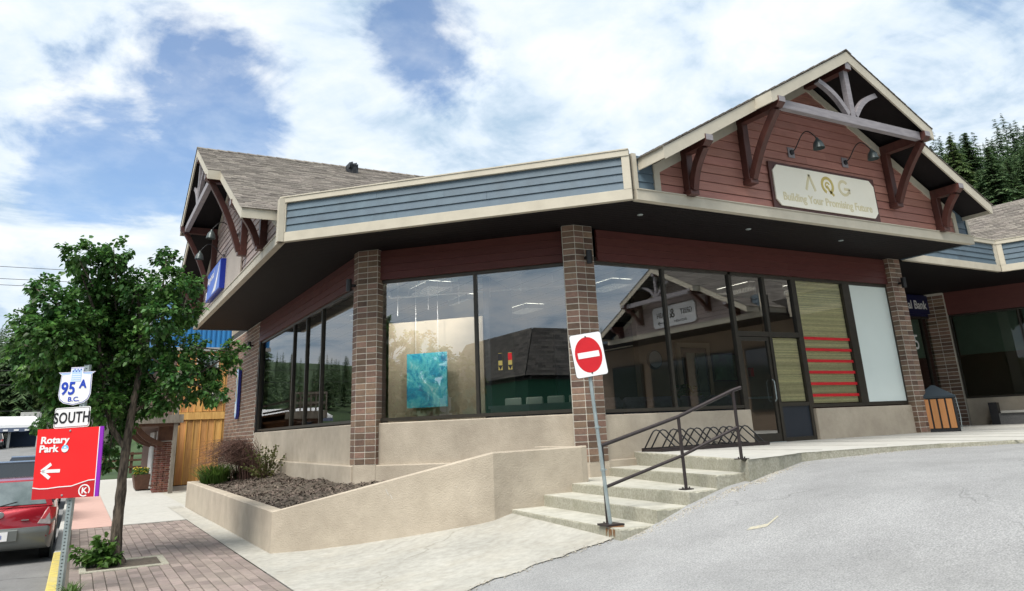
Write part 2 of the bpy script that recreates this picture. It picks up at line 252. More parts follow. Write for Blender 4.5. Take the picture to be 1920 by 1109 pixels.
# ------------------------------------------------------------------ builders
WL = {}                                     # object name -> world base position
def wl(o): return WL.get(o.name, Vector((0, 0, 0))) if o else Vector((0, 0, 0))
def props(o, label=None, cat=None, group=None, kind=None):
    if label: o['label'] = label
    if cat: o['category'] = cat
    if group: o['group'] = group
    if kind: o['kind'] = kind
    return o
def thing(name, label, cat, loc, group=None):
    o = bpy.data.objects.new(name, None); COL.objects.link(o); o.location = loc; o.empty_display_size = .2
    WL[o.name] = Vector(loc); return props(o, label, cat, group)
class MB:
    def __init__(s): s.v = []; s.f = []; s.mi = []; s.mats = []
    def mid(s, m):
        if m is None: return 0
        if m not in s.mats: s.mats.append(m)
        return s.mats.index(m)
    def face(s, pts, m=None):
        i = len(s.v); s.v += [tuple(p) for p in pts]; s.f.append(tuple(range(i, i+len(pts)))); s.mi.append(s.mid(m))
    def hexa(s, p, m=None):                # p: 8 points, bottom 4 loop then top 4 loop
        i = len(s.v); s.v += [tuple(q) for q in p]; k = s.mid(m)
        for q in ((3, 2, 1, 0), (4, 5, 6, 7), (0, 1, 5, 4), (1, 2, 6, 5), (2, 3, 7, 6), (3, 0, 4, 7)):
            s.f.append(tuple(i+j for j in q)); s.mi.append(k)
        return s
    def box(s, F, a0, a1, b0, b1, c0, c1, m=None):
        return s.hexa([F(a, b, c) for c in (c0, c1) for a, b in ((a0, b0), (a1, b0), (a1, b1), (a0, b1))], m)
    def prism(s, lo, hi, m=None):          # two equal loops
        n = len(lo); i = len(s.v); s.v += [tuple(q) for q in lo]+[tuple(q) for q in hi]; k = s.mid(m)
        s.f.append(tuple(i+j for j in reversed(range(n)))); s.f.append(tuple(i+n+j for j in range(n))); s.mi += [k, k]
        for j in range(n): s.f.append((i+j, i+(j+1) % n, i+n+(j+1) % n, i+n+j)); s.mi.append(k)
        return s
    def tube(s, pts, r, seg=8, m=None, cap=True, taper=None):
        pts = [Vector(p) for p in pts]; k = s.mid(m); i0 = len(s.v); up = None
        for j, p in enumerate(pts):
            d = (pts[min(j+1, len(pts)-1)]-pts[max(j-1, 0)]).normalized()
            if up is None: up = Vector((0, 0, 1)) if abs(d.z) < .9 else Vector((1, 0, 0))
            x = d.cross(up)
            if x.length < 1e-4: x = d.cross(Vector((0, 1, 0)))
            x.normalize(); y = x.cross(d); up = y
            rr = r[j] if isinstance(r, (list, tuple)) else r
            for q in range(seg):
                a = 2*math.pi*(q+.5)/seg; s.v.append(tuple(p+x*math.cos(a)*rr+y*math.sin(a)*rr))
        for j in range(len(pts)-1):
            for q in range(seg):
                a = i0+j*seg+q; b = i0+j*seg+(q+1) % seg; s.f.append((a, b, b+seg, a+seg)); s.mi.append(k)
        if cap:
            s.f.append(tuple(i0+q for q in range(seg))); s.f.append(tuple(i0+(len(pts)-1)*seg+q for q in reversed(range(seg)))); s.mi += [k, k]
        return s
    def lathe(s, prof, c, axis=(0, 0, 1), seg=20, m=None, closed=False):   # prof: (r, h) list
        ax = Vector(axis).normalized(); c = Vector(c); x = ax.orthogonal().normalized(); y = ax.cross(x); k = s.mid(m); i0 = len(s.v)
        for r, h in prof:
            for q in range(seg):
                a = 2*math.pi*q/seg; s.v.append(tuple(c+ax*h+(x*math.cos(a)+y*math.sin(a))*r))
        for j in range(len(prof)-1):
            for q in range(seg):
                a = i0+j*seg+q; b = i0+j*seg+(q+1) % seg; s.f.append((a, b, b+seg, a+seg)); s.mi.append(k)
        if closed:
            s.f.append(tuple(i0+q for q in range(seg))); s.f.append(tuple(i0+(len(prof)-1)*seg+q for q in reversed(range(seg)))); s.mi += [k, k]
        return s
    def build(s, name, m, parent=None, smooth=False, kind=None, label=None, norm=True, bevel=0, origin=None):
        v = np.array(s.v, dtype=float)
        if origin is None: o0 = Vector((float(v[:, 0].mean()), float(v[:, 1].mean()), float(v[:, 2].min())))
        else: o0 = Vector(origin)
        me = bpy.data.meshes.new(name); me.from_pydata((v-np.array(o0)).tolist(), [], s.f)
        if s.mats:
            for q in s.mats: me.materials.append(q)
            me.polygons.foreach_set('material_index', s.mi)
        elif m: me.materials.append(m)
        if norm:
            bm = bmesh.new(); bm.from_mesh(me)
            if bevel:
                bmesh.ops.recalc_face_normals(bm, faces=bm.faces)
                ed = [e for e in bm.edges if len(e.link_faces) == 2 and e.calc_face_angle(0) > .6]
                bmesh.ops.bevel(bm, geom=ed, offset=bevel, segments=1, affect='EDGES', clamp_overlap=True)
            bmesh.ops.recalc_face_normals(bm, faces=bm.faces); bm.to_mesh(me); bm.free()
        if smooth:
            me.shade_smooth()
            try: me.set_sharp_from_angle(angle=rad(40))
            except Exception: pass
        o = bpy.data.objects.new(name, me); COL.objects.link(o); WL[o.name] = o0
        o.parent = parent; o.location = o0-wl(parent)
        return props(o, label, None, None, kind)
def inst(me, name, parent, loc, rz=0, scale=None, kind=None):
    o = bpy.data.objects.new(name, me); COL.objects.link(o); o.parent = parent; WL[o.name] = Vector(loc)
    o.location = Vector(loc)-wl(parent); o.rotation_euler = (0, 0, rz)
    if scale: o.scale = scale
    return o
def boxmesh(name, sx, sy, sz, m, bevel=0):
    b = MB(); b.box(IDF, -sx/2, sx/2, -sy/2, sy/2, 0, sz)
    me = bpy.data.meshes.new(name); me.from_pydata(b.v, [], b.f); me.materials.append(m)
    bm = bmesh.new(); bm.from_mesh(me); bmesh.ops.recalc_face_normals(bm, faces=bm.faces)
    if bevel: bmesh.ops.bevel(bm, geom=bm.edges[:], offset=bevel, segments=1, affect='EDGES')
    bm.to_mesh(me); bm.free(); return me
IDF = lambda a, b, c: Vector((a, b, c))
def frame(O, u, n):
    O = Vector(O); u = Vector(u).normalized(); n = Vector(n).normalized()
    return lambda a, b, c: Vector((O.x+u.x*a+n.x*b, O.y+u.y*a+n.y*b, O.z+c))
def join_empty(name, parent, loc):
    o = bpy.data.objects.new(name, None); COL.objects.link(o); o.empty_display_size = .1; WL[o.name] = Vector(loc); o.parent = parent; o.location = Vector(loc)-wl(parent); return o
FONT_CACHE = {}
def textobj(s, F, a, c, b, size, m, parent, name='lettering', align='LEFT', sx=1.0, shear=0, depth=.004, space=1.0, bold=0, flip=False, rot=0):
    """s written along u of the frame F at (a, c), standing b out"""
    cu = bpy.data.curves.new(name, 'FONT'); cu.body = s; cu.size = size; cu.align_x = align; cu.extrude = depth; cu.shear = shear; cu.space_character = space; cu.offset = bold
    cu.resolution_u = 4
    t = bpy.data.objects.new('tmp', cu); COL.objects.link(t)
    dg = bpy.context.evaluated_depsgraph_get(); dg.update()
    me = bpy.data.meshes.new_from_object(t.evaluated_get(dg)); bpy.data.objects.remove(t)
    vs_ = []
    cr_, sr_ = math.cos(rot), math.sin(rot)
    for v in me.vertices:
        x, y = v.co.x*sx, v.co.y; x, y = x*cr_-y*sr_, x*sr_+y*cr_
        vs_.append(F(a+x, b+v.co.z, c+y))
    b2 = MB(); b2.v = [tuple(p) for p in vs_]; b2.f = [tuple(p.vertices) for p in me.polygons]; b2.mi = [0]*len(b2.f)
    return b2.build(name, m, parent)

# =================================================================== GROUND
GX = [-5, 2.8, 3.5, 4.2, 5.0, 5.9, 6.6, 7.3, 8.0, 9.0, 10., 12, 15, 20, 70]
GZ = [0, 0, .035, .1, .2, .33, .5, .72, .9, 1.03, 1.10, 1.165, 1.19, 1.2, 1.2]
def G(x): return float(np.interp(x, GX, GZ))
def hillz(x, y):
    dx, dy = x-8, y-10; r = math.hypot(dx, dy); a = math.atan2(dx, dy)   # 0 = +Y, 90 = +X
    ang = [-180, -120, -90, -40, -12, 25, 50, 80, 110, 150, 180]; sl = [.11, .07, .05, .05, .11, .26, .42, .42, .24, .11, .11]
    s = float(np.interp(math.degrees(a), ang, sl)); h = s*max(0, r-60)
    h = h if h < 45 else 45+35*(1-math.exp(-(h-45)/60))
    h = h+(math.sin(x*.021+1)*math.cos(y*.017)*3*min(1, max(0, (r-90)/80)))
    if y > 35 and -60 < x < 9 and y < 150:
        zr_ = float(np.interp(y, [40, 60, 75, 90, 105, 120, 140], [-.15, 0, .6, 1.4, 2.2, 2.9, 3.9]))-.35
        k = min(1, max(0, (134-y)/14))*min(1, max(0, (9-x)/4))*min(1, max(0, (x+60)/20)); h = h*(1-k)+(zr_+.35)*k
    return -.35+h
    return -.35+h+(math.sin(x*.021+1)*math.cos(y*.017)*3*min(1, max(0, (r-90)/80)))
nx = 120
def warp(t): return math.copysign(abs(t)**2.2, t)
gv = []
for j in range(nx+1):
    for i in range(nx+1):
        x = 8+warp(i/nx*2-1)*1100; y = 10+warp(j/nx*2-1)*1100; gv.append((x, y, hillz(x, y)))
g = MB(); g.v = gv
for j in range(nx):
    for i in range(nx):
        a = j*(nx+1)+i; g.f.append((a, a+1, a+nx+2, a+nx+1)); g.mi.append(0)
g.build('ground', m_grass, kind='structure', smooth=True, norm=False, origin=(0, 0, 0))
# street
b = MB(); ys = [-150, -40, 0, 20, 40, 60, 75, 90, 105, 120, 140]; zs = [-.15, -.15, -.15, -.15, -.13, 0, .6, 1.4, 2.2, 2.9, 3.9]
for i in range(len(ys)-1):
    b.face([(-13, ys[i], zs[i]), (-.17, ys[i], zs[i]), (-.17, ys[i+1], zs[i+1]), (-13, ys[i+1], zs[i+1])])
b.build('road', m_road, kind='structure', norm=False)
b = MB()
for i in range(len(ys)-1):
    b.face([(-40, ys[i], zs[i]+.1), (-13, ys[i], zs[i]+.1), (-13, ys[i+1], zs[i+1]+.1), (-40, ys[i+1], zs[i+1]+.1)])
    b.face([(-13, ys[i], zs[i]-.1), (-13, ys[i], zs[i]+.1), (-13, ys[i+1], zs[i+1]+.1), (-13, ys[i+1], zs[i+1]-.1)])
b.build('opposite_forecourt', m_concl, kind='structure', norm=False)
# parking lot surface: height field
b = MB(); xs = list(np.arange(-.17, 16, .25))+list(np.arange(16, 61, 3)); yy = list(np.arange(-40, 0, 4))+[0, .4, .8, 1.2, 1.6, 2, 2.4, 2.8, 3.2, 3.6, 4, 4.4, 4.8, 5.2, 5.6, 6, 6.4, 6.8, 7.2, 7.6, 8, 8.2, 8.44, 8.47, 8.9, 9.18, 9.22, 9.7, 10.2, 12]
for y in yy:
    for x in xs:
        z = G(x)-.006+.004*math.sin(x*2.3+y*.7)*math.sin(y*1.9)
        if x < 2.9: z = min(z, -.012)
        if y > 8.45 and 6.45 < x < 8.4: z = min(z, .3)
        if y > 9.2 and 8.4 <= x < 15: z = min(z, .6)
        b.v.append((x, y, z))
n_ = len(xs)
for j in range(len(yy)-1):
    for i in range(n_-1):
        a = j*n_+i; b.f.append((a, a+1, a+n_+1, a+n_)); b.mi.append(0)
b.build('parking_lot', m_asph, kind='structure', smooth=True, norm=False, origin=(0, 0, 0))
# concrete apron between planter and asphalt
def apron_near(x):
    return float(np.interp(x, [2.5, 3.3, 3.9, 4.06, 4.5, 5, 5.56, 6.1, 6.4], [6.2, 7.4, 8.42, 8.53, 8.6, 8.67, 8.71, 8.66, 8.55]))+.035*math.sin(x*9)+.02*math.sin(x*23)
def planter_front(x): return float(np.interp(x, [2.5, 2.94, 6.09, 7.9], [13.7, 13.70, 11.77, 11.77]))
b = MB(); xs = list(np.arange(2.52, 6.5, .12)); K = 26
for x in xs:
    y0, y1 = apron_near(x), planter_front(x)+.1
    if x < 2.9: y1 = 26
    for k in range(K+1):
        y = y0+(y1-y0)*k/K; b.v.append((x, y, G(x)+.008))
for i in range(len(xs)-1):
    for k in range(K):
        a = i*(K+1)+k; b.f.append((a, a+K+1, a+K+2, a+1)); b.mi.append(0)
b.build('apron_slab', m_apron, kind='structure', norm=False, origin=(0, 0, 0))
# apron expansion joint (a thin groove strip) and rubble along the asphalt edge
b = MB()
for i in range(420):
    t = random.random(); x = 2.9+3.3*t; y = apron_near(x)+random.gauss(0, .05); s = random.uniform(.004, .016)
    c = Vector((x, y, G(x)+.004)); b.prism([c+Vector((math.cos(q)*s, math.sin(q)*s*random.uniform(.6, 1), 0)) for q in (0, 1.3, 2.6, 3.9, 5.2)], [c+Vector((math.cos(q)*s*.6, math.sin(q)*s*.6, s*.5)) for q in (0, 1.3, 2.6, 3.9, 5.2)])
for i in range(3000):
    t = random.random(); x = 8.4+7.5*t*t if i % 2 else 6.2+2.4*random.random()
    ye = float(np.interp(x, [6.2, 8.35, 10.1, 11.6, 13.1, 14.9, 16.5], [8.45, 8.25, 8.78, 8.68, 8.4, 7.6, 6.2]))
    y = ye-abs(random.gauss(0, .10))-.005; s = random.uniform(.004, .016)
    c = Vector((x, y, G(x)-.012)); b.prism([c+Vector((math.cos(q)*s, math.sin(q)*s*random.uniform(.6, 1), 0)) for q in (0, 1.3, 2.6, 3.9, 5.2)], [c+Vector((math.cos(q)*s*.6, math.sin(q)*s*.6, s*.6)) for q in (0, 1.3, 2.6, 3.9, 5.2)])
m_grav = mat('loose_gravel', (.42, .39, .33), (.26, .24, .20), 20, .95, isl=.5)
props(b.build('gravel', m_grav, norm=False), 'loose gravel and crumbled concrete along the walkway and apron edge', 'gravel', None, 'stuff')
# sidewalk base, pavers, curb, far concrete walk
b = MB(); b.box(IDF, 0, 2.52, -40, 21.4, -.2, -.012); sw = b.build('sidewalk_base', m_joint, kind='structure')
PW, PL = .152, .302
pmesh = boxmesh('paver', PW-.012, PL-.008, .03, m_paver, .004)
cnt = 0; b = MB(); cand = []
ncol = 16
for i in range(ncol):
    for j in range(46):
        x = .09+PW*(i+.5); y = 7.4+PL*(j+.5)+(PL/2 if i % 2 else 0)
        if y > 21.2: continue
        if .22 < x < 1.45 and 13.95 < y < 15.1: continue
        if x > 2.5: continue
        d = math.hypot(x, y); infr = y > 11.6-.9*x
        cand.append((d if infr else 99+d, x, y))
cand.sort()
for k, (d, x, y) in enumerate(cand):
    dz = -.014+random.uniform(-.003, .003)
    if k < 300: inst(pmesh, 'paver', sw, (x, y, dz-.016), random.uniform(-.01, .01))
    else: b.box(lambda p, q, r, X=x, Y=y, Z=dz-.016: Vector((X+p, Y+q, Z+r)), -PW/2+.006, PW/2-.006, -PL/2+.004, PL/2-.004, 0, .03)
b.build('distant_paver', m_paverst, sw, kind='stuff')
b = MB(); b.box(IDF, -.17, .0, -40, 12.9, -.3, .012); b.build('curb', m_yellow, kind='structure', bevel=.015)
b = MB(); b.box(IDF, -.17, .0, 12.9, 17.0, -.3, .012); b.build('curb', m_yellow, kind='structure', bevel=.015)
b = MB(); b.box(IDF, -.17, .0, 17.0, 75, -.3, .010); b.build('curb', m_concl, kind='structure', bevel=.015)
b = MB(); b.box(IDF, 0, .95, 21.42, 75, -.2, -.004); b.build('pink_walk_strip', m_pink, kind='structure')
wk = thing_ = None
b = MB(); b.box(IDF, .95, 3.4, 21.42, 75, -.25, -.02); fw = b.build('sidewalk', m_joint, kind='structure')
for i in range(18):
    b = MB(); y0 = 21.42+i*3.0
    b.box(IDF, .955, 3.0, y0+.008, y0+2.992, -.018, 0); b.build('slab', m_concl, fw)
b = MB(); b.box(IDF, 2.52, 12, 24.9, 75, -.2, -.008); b.build('side_yard', m_conc, kind='structure')
# tree pit frame
b = MB()
b.box(IDF, .22, 1.46, 13.95, 14.07, -.02, .012); b.box(IDF, .22, 1.46, 15.0, 15.1, -.02, .012); b.box(IDF, .22, .32, 14.07, 15.0, -.02, .012); b.box(IDF, 1.36, 1.46, 14.07, 15.0, -.02, .012)
b.build('tree_pit_frame', m_riser, sw, bevel=.01)
b = MB(); b.box(IDF, .32, 1.36, 14.07, 15.0, -.05, -.005); b.build('tree_pit_soil', m_soil, sw)
# short faded yellow arrow stub and pale scuffs on the asphalt
def onlot(name, poly, m):
    b = MB(); b.face([(x, y, G(x)-.006+.004*math.sin(x*2.3+y*.7)*math.sin(y*1.9)+.004) for x, y in poly]); return b.build(name, m, kind='structure', norm=False)
m_fade = mat('faded_yellow_paint', (.46, .42, .30), (.30, .295, .27), 30, .9)
c0 = (6.99, 6.83)
onlot('faded_yellow_mark', [(c0[0]-.16, c0[1]+.10), (c0[0]-.02, c0[1]-.09), (c0[0]+.06, c0[1]-.06), (c0[0]-.08, c0[1]+.12)], m_fade)
onlot('faded_yellow_mark', [(c0[0]+.0, c0[1]-.08), (c0[0]+.24, c0[1]-.035), (c0[0]+.25, c0[1]-.005), (c0[0]+.0, c0[1]-.045)], m_fade)

# =================================================================== MAIN BUILDING
ZS = 5.92; ZW = 1.24
FC = frame((14.4, 10.77, 0), (1, 0, 0), (0, -1, 0))
FA = frame((3.34, 23.65, 0), (0, -1, 0), (-1, 0, 0))
FB = frame((3.34, 16.3, 0), (8.75-3.34, 10.77-16.3, 0), (-5.53, -5.41, 0))
LB = math.hypot(8.75-3.34, 10.77-16.3)
building = thing('shop_building', 'brown brick and red sided corner shop building with blue parapet and two timber gables', 'building', (9, 17, 0))

def curved_brace(F, a, w, b0, c0, b1, c1, thick, bulge, m, name, par):
    """a curved knee brace in the b-c plane, w wide along a"""
    n = 9; lo, hi = [], []
    L_ = math.hypot(b1-b0, c1-c0); tx, tz = (b1-b0)/L_, (c1-c0)/L_; nxx, nz = -tz, tx
    for i in range(n):
        t = i/(n-1); s = math.sin(math.pi*t)*bulge; pb = b0+(b1-b0)*t+nxx*s; pc = c0+(c1-c0)*t+nz*s
        lo.append((pb-nxx*thick/2, pc-nz*thick/2)); hi.append((pb+nxx*thick*.5, pc+nz*thick*.5))
    loop = lo+hi[::-1]
    B = MB()
    for i in range(n-1):
        q = [lo[i], lo[i+1], hi[i+1], hi[i]]
        B.prism([F(a-w/2, x, z) for x, z in q], [F(a+w/2, x, z) for x, z in q])
    return B.build(name, m, par)
def curved_strut(F, b0, w, a0, c0, a1, c1, thick, bulge, m, name, par):
    n = 9; lo, hi = [], []
    L_ = math.hypot(a1-a0, c1-c0); tx, tz = (a1-a0)/L_, (c1-c0)/L_; nxx, nz = -tz, tx
    for i in range(n):
        t = i/(n-1); s = math.sin(math.pi*t)*bulge; pb = a0+(a1-a0)*t+nxx*s; pc = c0+(c1-c0)*t+nz*s
        lo.append((pb-nxx*thick/2, pc-nz*thick/2)); hi.append((pb+nxx*thick/2, pc+nz*thick/2))
    B = MB()
    for i in range(n-1):
        q = [lo[i], lo[i+1], hi[i+1], hi[i]]
        B.prism([F(x, b0-w/2, z) for x, z in q], [F(x, b0+w/2, z) for x, z in q])
    return B.build(name, m, par)
def shingles(F, sgn, a_eave, c_eave, a_rid, c_rid, b_lo, b_hi, par, singles=0, cw=.30, ch=.15, m=m_shing):
    """overlapping courses on one slope; a grows from ridge outwards by sgn"""
    L_ = math.hypot(a_eave-a_rid, c_eave-c_rid); ta, tz = (a_rid-a_eave)/L_*1.0, (c_rid-c_eave)/L_
    na, nz = -tz*(1 if ta > 0 else -1), abs(ta)
    n = int(L_/ch); B = MB(); k = 0; one = []
    for i in range(n+1):
        s0 = i*ch-.02; s1 = min(s0+ch*1.25, L_); off = (i % 2)*cw/2+random.uniform(-.05, .05)
        x = b_lo(i*ch) if callable(b_lo) else b_lo
        j = 0; bb = b_hi
        while bb > x:
            b1 = bb; w = cw-.006 if not (j == 0) else cw-off; b0 = max(bb-w, x); bb -= w+.006; j += 1
            t0 = random.uniform(.010, .020); t1 = .004
            jit = random.uniform(-.008, .008)
            P = lambda b_, s_, t_: F(a_eave+ta*s_+na*t_, b_, c_eave+tz*s_+nz*t_)
            pts = [P(b0, s0+jit, 0), P(b1, s0+jit, 0), P(b1, s1, 0), P(b0, s1, 0), P(b0, s0+jit, t0), P(b1, s0+jit, t0), P(b1, s1, t1), P(b0, s1, t1)]
            if singles: one.append((s0-bb*.6, pts))
            else: B.hexa(pts)
    if singles:
        one.sort(key=lambda q: q[0])
        for k, (_, pts) in enumerate(one):
            if k < singles: q = MB(); q.hexa(pts); q.build('shingle', m_shingp, par, norm=False)
            else: B.hexa(pts)
    B.build('shingle_course', m, par, kind='stuff', norm=False)

def gable(F, par, half, ext, zap, pitch, hu, hl, bu, bl, back, br_o, br_i, mside, singles=0, top=6.85, small=False):
    zr = lambda a: zap-pitch*abs(a)                                    # roof top surface
    if True:
        wallp = MB(); bb = -.10
        # backing wall
        zl = zr(half)-.3
        wallp.prism([F(-half, bb-.1, ZS+.02), F(half, bb-.1, ZS+.02), F(half, bb-.1, zl), F(0, bb-.1, zr(0)-.34), F(-half, bb-.1, zl)],
                    [F(-half, bb, ZS+.02), F(half, bb, ZS+.02), F(half, bb, zl), F(0, bb, zr(0)-.34), F(-half, bb, zl)])
        gw = wallp.build('gable_wall', m_roofdk, par)
    z = ZS+.19; ex = .2; row = 0
    while z < zap-.45:
        lim = min(half-.12, (zap-.36-(z+ex*.5))/pitch) if z+ex > zl else half-.12
        if lim > .15:
            cuts = sorted([-lim, lim]+([c for c in ([-1.6+((row*37) % 30)/10, ] if lim > 1.9 else [])]))
            for a0, a1 in zip(cuts[:-1], cuts[1:]):
                l0 = min(a1, (zap-.36-z-ex)/pitch) if z+ex > zl else a1; l00 = max(a0, -((zap-.36-z-ex)/pitch)) if z+ex > zl else a0
                l0 = max(l0, a0+.02); l00 = min(l00, l0-.01)
                B = MB(); B.hexa([F(a0+.002, bb, z), F(a1-.002, bb, z), F(a1-.002, bb+.036, z), F(a0+.002, bb+.036, z), F(l00+.002, bb, z+ex-.012), F(l0-.002, bb, z+ex-.012), F(l0-.002, bb+.012, z+ex-.012), F(l00+.002, bb+.012, z+ex-.012)])
                B.build('siding_board', mside, gw, norm=False)
        z += ex; row += 1
    # flat trims on the wall
    for s in (-1, 1):
        B = MB(); a0, a1 = sorted((s*(half-.13), s*(half+.02))); B.box(F, a0, a1, bb, bb+.05, ZS+.19, zr(half)-.28); B.build('corner_trim', m_cream, par)
        # blue side panel and its trims out to ext
        if ext > half+.1:
            for k in range(4):
                B = MB(); a0, a1 = sorted((s*(half+.02), s*(ext-.1))); B.hexa([F(a0, bb, ZS+.19+k*.18), F(a1, bb, ZS+.19+k*.18), F(a1, bb+.03, ZS+.19+k*.18), F(a0, bb+.03, ZS+.19+k*.18), F(a0, bb, ZS+.365+k*.18), F(a1, bb, ZS+.365+k*.18), F(a1, bb+.01, ZS+.365+k*.18), F(a0, bb+.01, ZS+.365+k*.18)]); B.build('siding_board', m_blue, par, norm=False)
            B = MB(); a0, a1 = sorted((s*(ext-.1), s*(ext))); B.box(F, a0, a1, bb-.2, bb+.05, ZS+.19, top); B.build('corner_trim', m_cream, par)
            B = MB(); a0, a1 = sorted((s*(half-.1), s*(ext))); B.box(F, a0, a1, bb-.4, bb-.005, ZS+.1, top-.05); B.build('parapet_core', m_roofdk, par)
        # frieze board following the rake on the wall
        B = MB(); B.hexa([F(s*half, bb+.002, zr(half)-.50), F(0, bb+.002, zr(0)-.50), F(0, bb+.055, zr(0)-.50), F(s*half, bb+.055, zr(half)-.50), F(s*half, bb+.002, zr(half)-.28), F(0, bb+.002, zr(0)-.28), F(0, bb+.055, zr(0)-.28), F(s*half, bb+.055, zr(half)-.28)]); B.build('frieze_board', m_cream, par)
    B = MB(); B.box(F, -ext, ext, bb-.05, 0, ZS-.04, ZS+.17); B.build('fascia_board', m_cream, par, bevel=.004)
    B = MB(); B.box(F, -ext, ext, bb+.005, .02, ZS+.17, ZS+.19); B.build('drip_edge', m_cream, par)
    # roof: two slopes, each with an inner forward part and an outer set back part
    for s in (-1, 1):
        rf = MB(); T = .10
        def slab(B, a0, a1, b0, b1, t0, t1):
            B.hexa([F(s*a0, b0, zr(a0)-t1), F(s*a1, b0, zr(a1)-t1), F(s*a1, b1, zr(a1)-t1), F(s*a0, b1, zr(a0)-t1), F(s*a0, b0, zr(a0)-t0), F(s*a1, b0, zr(a1)-t0), F(s*a1, b1, zr(a1)-t0), F(s*a0, b1, zr(a0)-t0)])
        slab(rf, 0, hu, -back, bu-.04, .005, .16); slab(rf, hu, hl, -back, bl-.04, .005, .16)
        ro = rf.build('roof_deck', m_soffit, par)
        # rake boards
        B = MB(); slab(B, 0, hu, bu-.04, bu, .015, .27); B.build('rake_board', m_cream, par)
        B = MB(); slab(B, hu, hl, bl-.04, bl, .015, .27); B.build('rake_board', m_cream, par)
        # eave returns
        B = MB(); B.hexa([F(s*hu, bl-.04, zr(hu)-.27), F(s*(hu+.03), bl-.04, zr(hu)-.27), F(s*(hu+.03), bu, zr(hu)-.27), F(s*hu, bu, zr(hu)-.27), F(s*hu, bl-.04, zr(hu)-.02), F(s*(hu+.03), bl-.04, zr(hu)-.02), F(s*(hu+.03), bu, zr(hu)-.02), F(s*hu, bu, zr(hu)-.02)]); B.build('eave_board', m_cream, par)
        B = MB(); B.hexa([F(s*hl, -back, zr(hl)-.25), F(s*(hl+.03), -back, zr(hl)-.25), F(s*(hl+.03), bl, zr(hl)-.25), F(s*hl, bl, zr(hl)-.25), F(s*hl, -back, zr(hl)-.0), F(s*(hl+.03), -back, zr(hl)-.0), F(s*(hl+.03), bl, zr(hl)-.0), F(s*hl, bl, zr(hl)-.0)]); B.build('eave_board', m_cream, par)
        if s == 1 and singles: 
            shingles(F, s, s*(hl+.05), zr(hl+.05), s*.03, zr(.03), -back, bl+.02, ro, singles=singles)
            shingles(F, s, s*(hu+.02), zr(hu+.02)+.004, s*.03, zr(.03)+.004, bl-.1, bu+.02, ro)
        else:
            shingles(F, s, s*(hl+.05), zr(hl+.05), s*.03, zr(.03), -back, bl+.02, ro, cw=.6 if small or True else .3, ch=.2)
            shingles(F, s, s*(hu+.02), zr(hu+.02)+.004, s*.03, zr(.03)+.004, bl-.1, bu+.02, ro, cw=.6, ch=.2)
    B = MB()
    for k in range(int((back+bu)/.3)):
        b0 = bu+.02-k*.3
        B.hexa([F(-.16, b0-.31, zap-.16*pitch+.01), F(0, b0-.31, zap+.02), F(0, b0, zap+.035), F(-.16, b0, zap-.16*pitch+.03), F(-.16, b0-.31, zap-.16*pitch+.025), F(0, b0-.31, zap+.035), F(0, b0, zap+.05), F(-.16, b0, zap-.16*pitch+.045)])
        B.hexa([F(.16, b0-.31, zap-.16*pitch+.01), F(0, b0-.31, zap+.02), F(0, b0, zap+.035), F(.16, b0, zap-.16*pitch+.03), F(.16, b0-.31, zap-.16*pitch+.025), F(0, b0-.31, zap+.035), F(0, b0, zap+.05), F(.16, b0, zap-.16*pitch+.045)])
    B.build('ridge_cap', m_shing, par, kind='stuff', norm=False)
    # brackets
    w = .17
    for s in (-1, 1):
        for ab, zb0, bo in ((br_o, ZS+.17, bl-.02), (br_i, ZS+.62, bu-.02)):
            a = s*ab; zt = zr(ab)-.24
            e_ = join_empty('bracket', par, F(a, 0, zb0))
            B = MB(); B.box(F, a-w/2, a+w/2, bb+.03, bb+.20, zb0+.10, zt-.2); B.box(F, a-w/2-.03, a+w/2+.03, bb+.03, bb+.26, zb0, zb0+.10); B.build('post', m_timber, e_, bevel=.008)
            B = MB(); B.box(F, a-w/2-.01, a+w/2+.01, bb+.03, bo-.06, zt-.21, zt-.0); B.hexa([F(a-w/2-.01, bo-.06, zt-.21), F(a+w/2+.01, bo-.06, zt-.21), F(a+w/2+.01, bo+.04, zt-.13), F(a-w/2-.01, bo+.04, zt-.13), F(a-w/2-.01, bo-.06, zt), F(a+w/2+.01, bo-.06, zt), F(a+w/2+.01, bo+.04, zt), F(a-w/2-.01, bo+.04, zt)]); B.build('beam', m_timber, e_)
            B = MB(); B.box(F, a-w/2-.004, a+w/2+.004, bo+.042, bo+.052, zt-.125, zt-.005); B.build('beam_end', m_truss, e_)
            curved_brace(F, a, w*.8, bb+.23, zb0+.12, bo-.14, zt-.22, .15, .07, m_timber, 'brace', e_)
    # front truss between the inner beams
    tr = join_empty('gable_truss', par, F(0, bu, zr(br_i)-.5)); zc = zr(br_i)-.33; bt = bu-.17
    B = MB(); B.box(F, -br_i+w/2+.02, br_i-w/2-.02, bt-.07, bt+.07, zc-.10, zc+.10); B.build('collar_beam', m_truss, tr, bevel=.006)
    B = MB(); B.box(F, -.075, .075, bt-.06, bt+.06, zc+.102, zap-.32); B.build('king_post', m_truss, tr)
    B = MB(); B.box(F, -.10, .10, bb+.03, bu-.03, zap-.46, zap-.26); B.build('ridge_beam', m_timber, tr)
    B = MB(); B.box(F, -.09, .09, bu-.028, bu-.018, zap-.45, zap-.28); B.build('beam_end', m_truss, tr)
    for s in (-1, 1):
        curved_strut(F, bt, .11, s*.12, zc+.14, s*br_i*.40, zr(br_i*.40)-.34, .12, s*.10, m_truss, 'strut', tr)
    return zr

gable(FC, building, 5.0, 5.53, 9.72, .552, 2.69, 5.35, 1.15, .70, 12.0, 4.18, 2.45, m_red)
gable(FA, building, 7.05, 7.35, 10.52, .54, 3.25, 7.12, 1.10, .78, 12.0, 5.6, 2.9, m_mauve, singles=300)

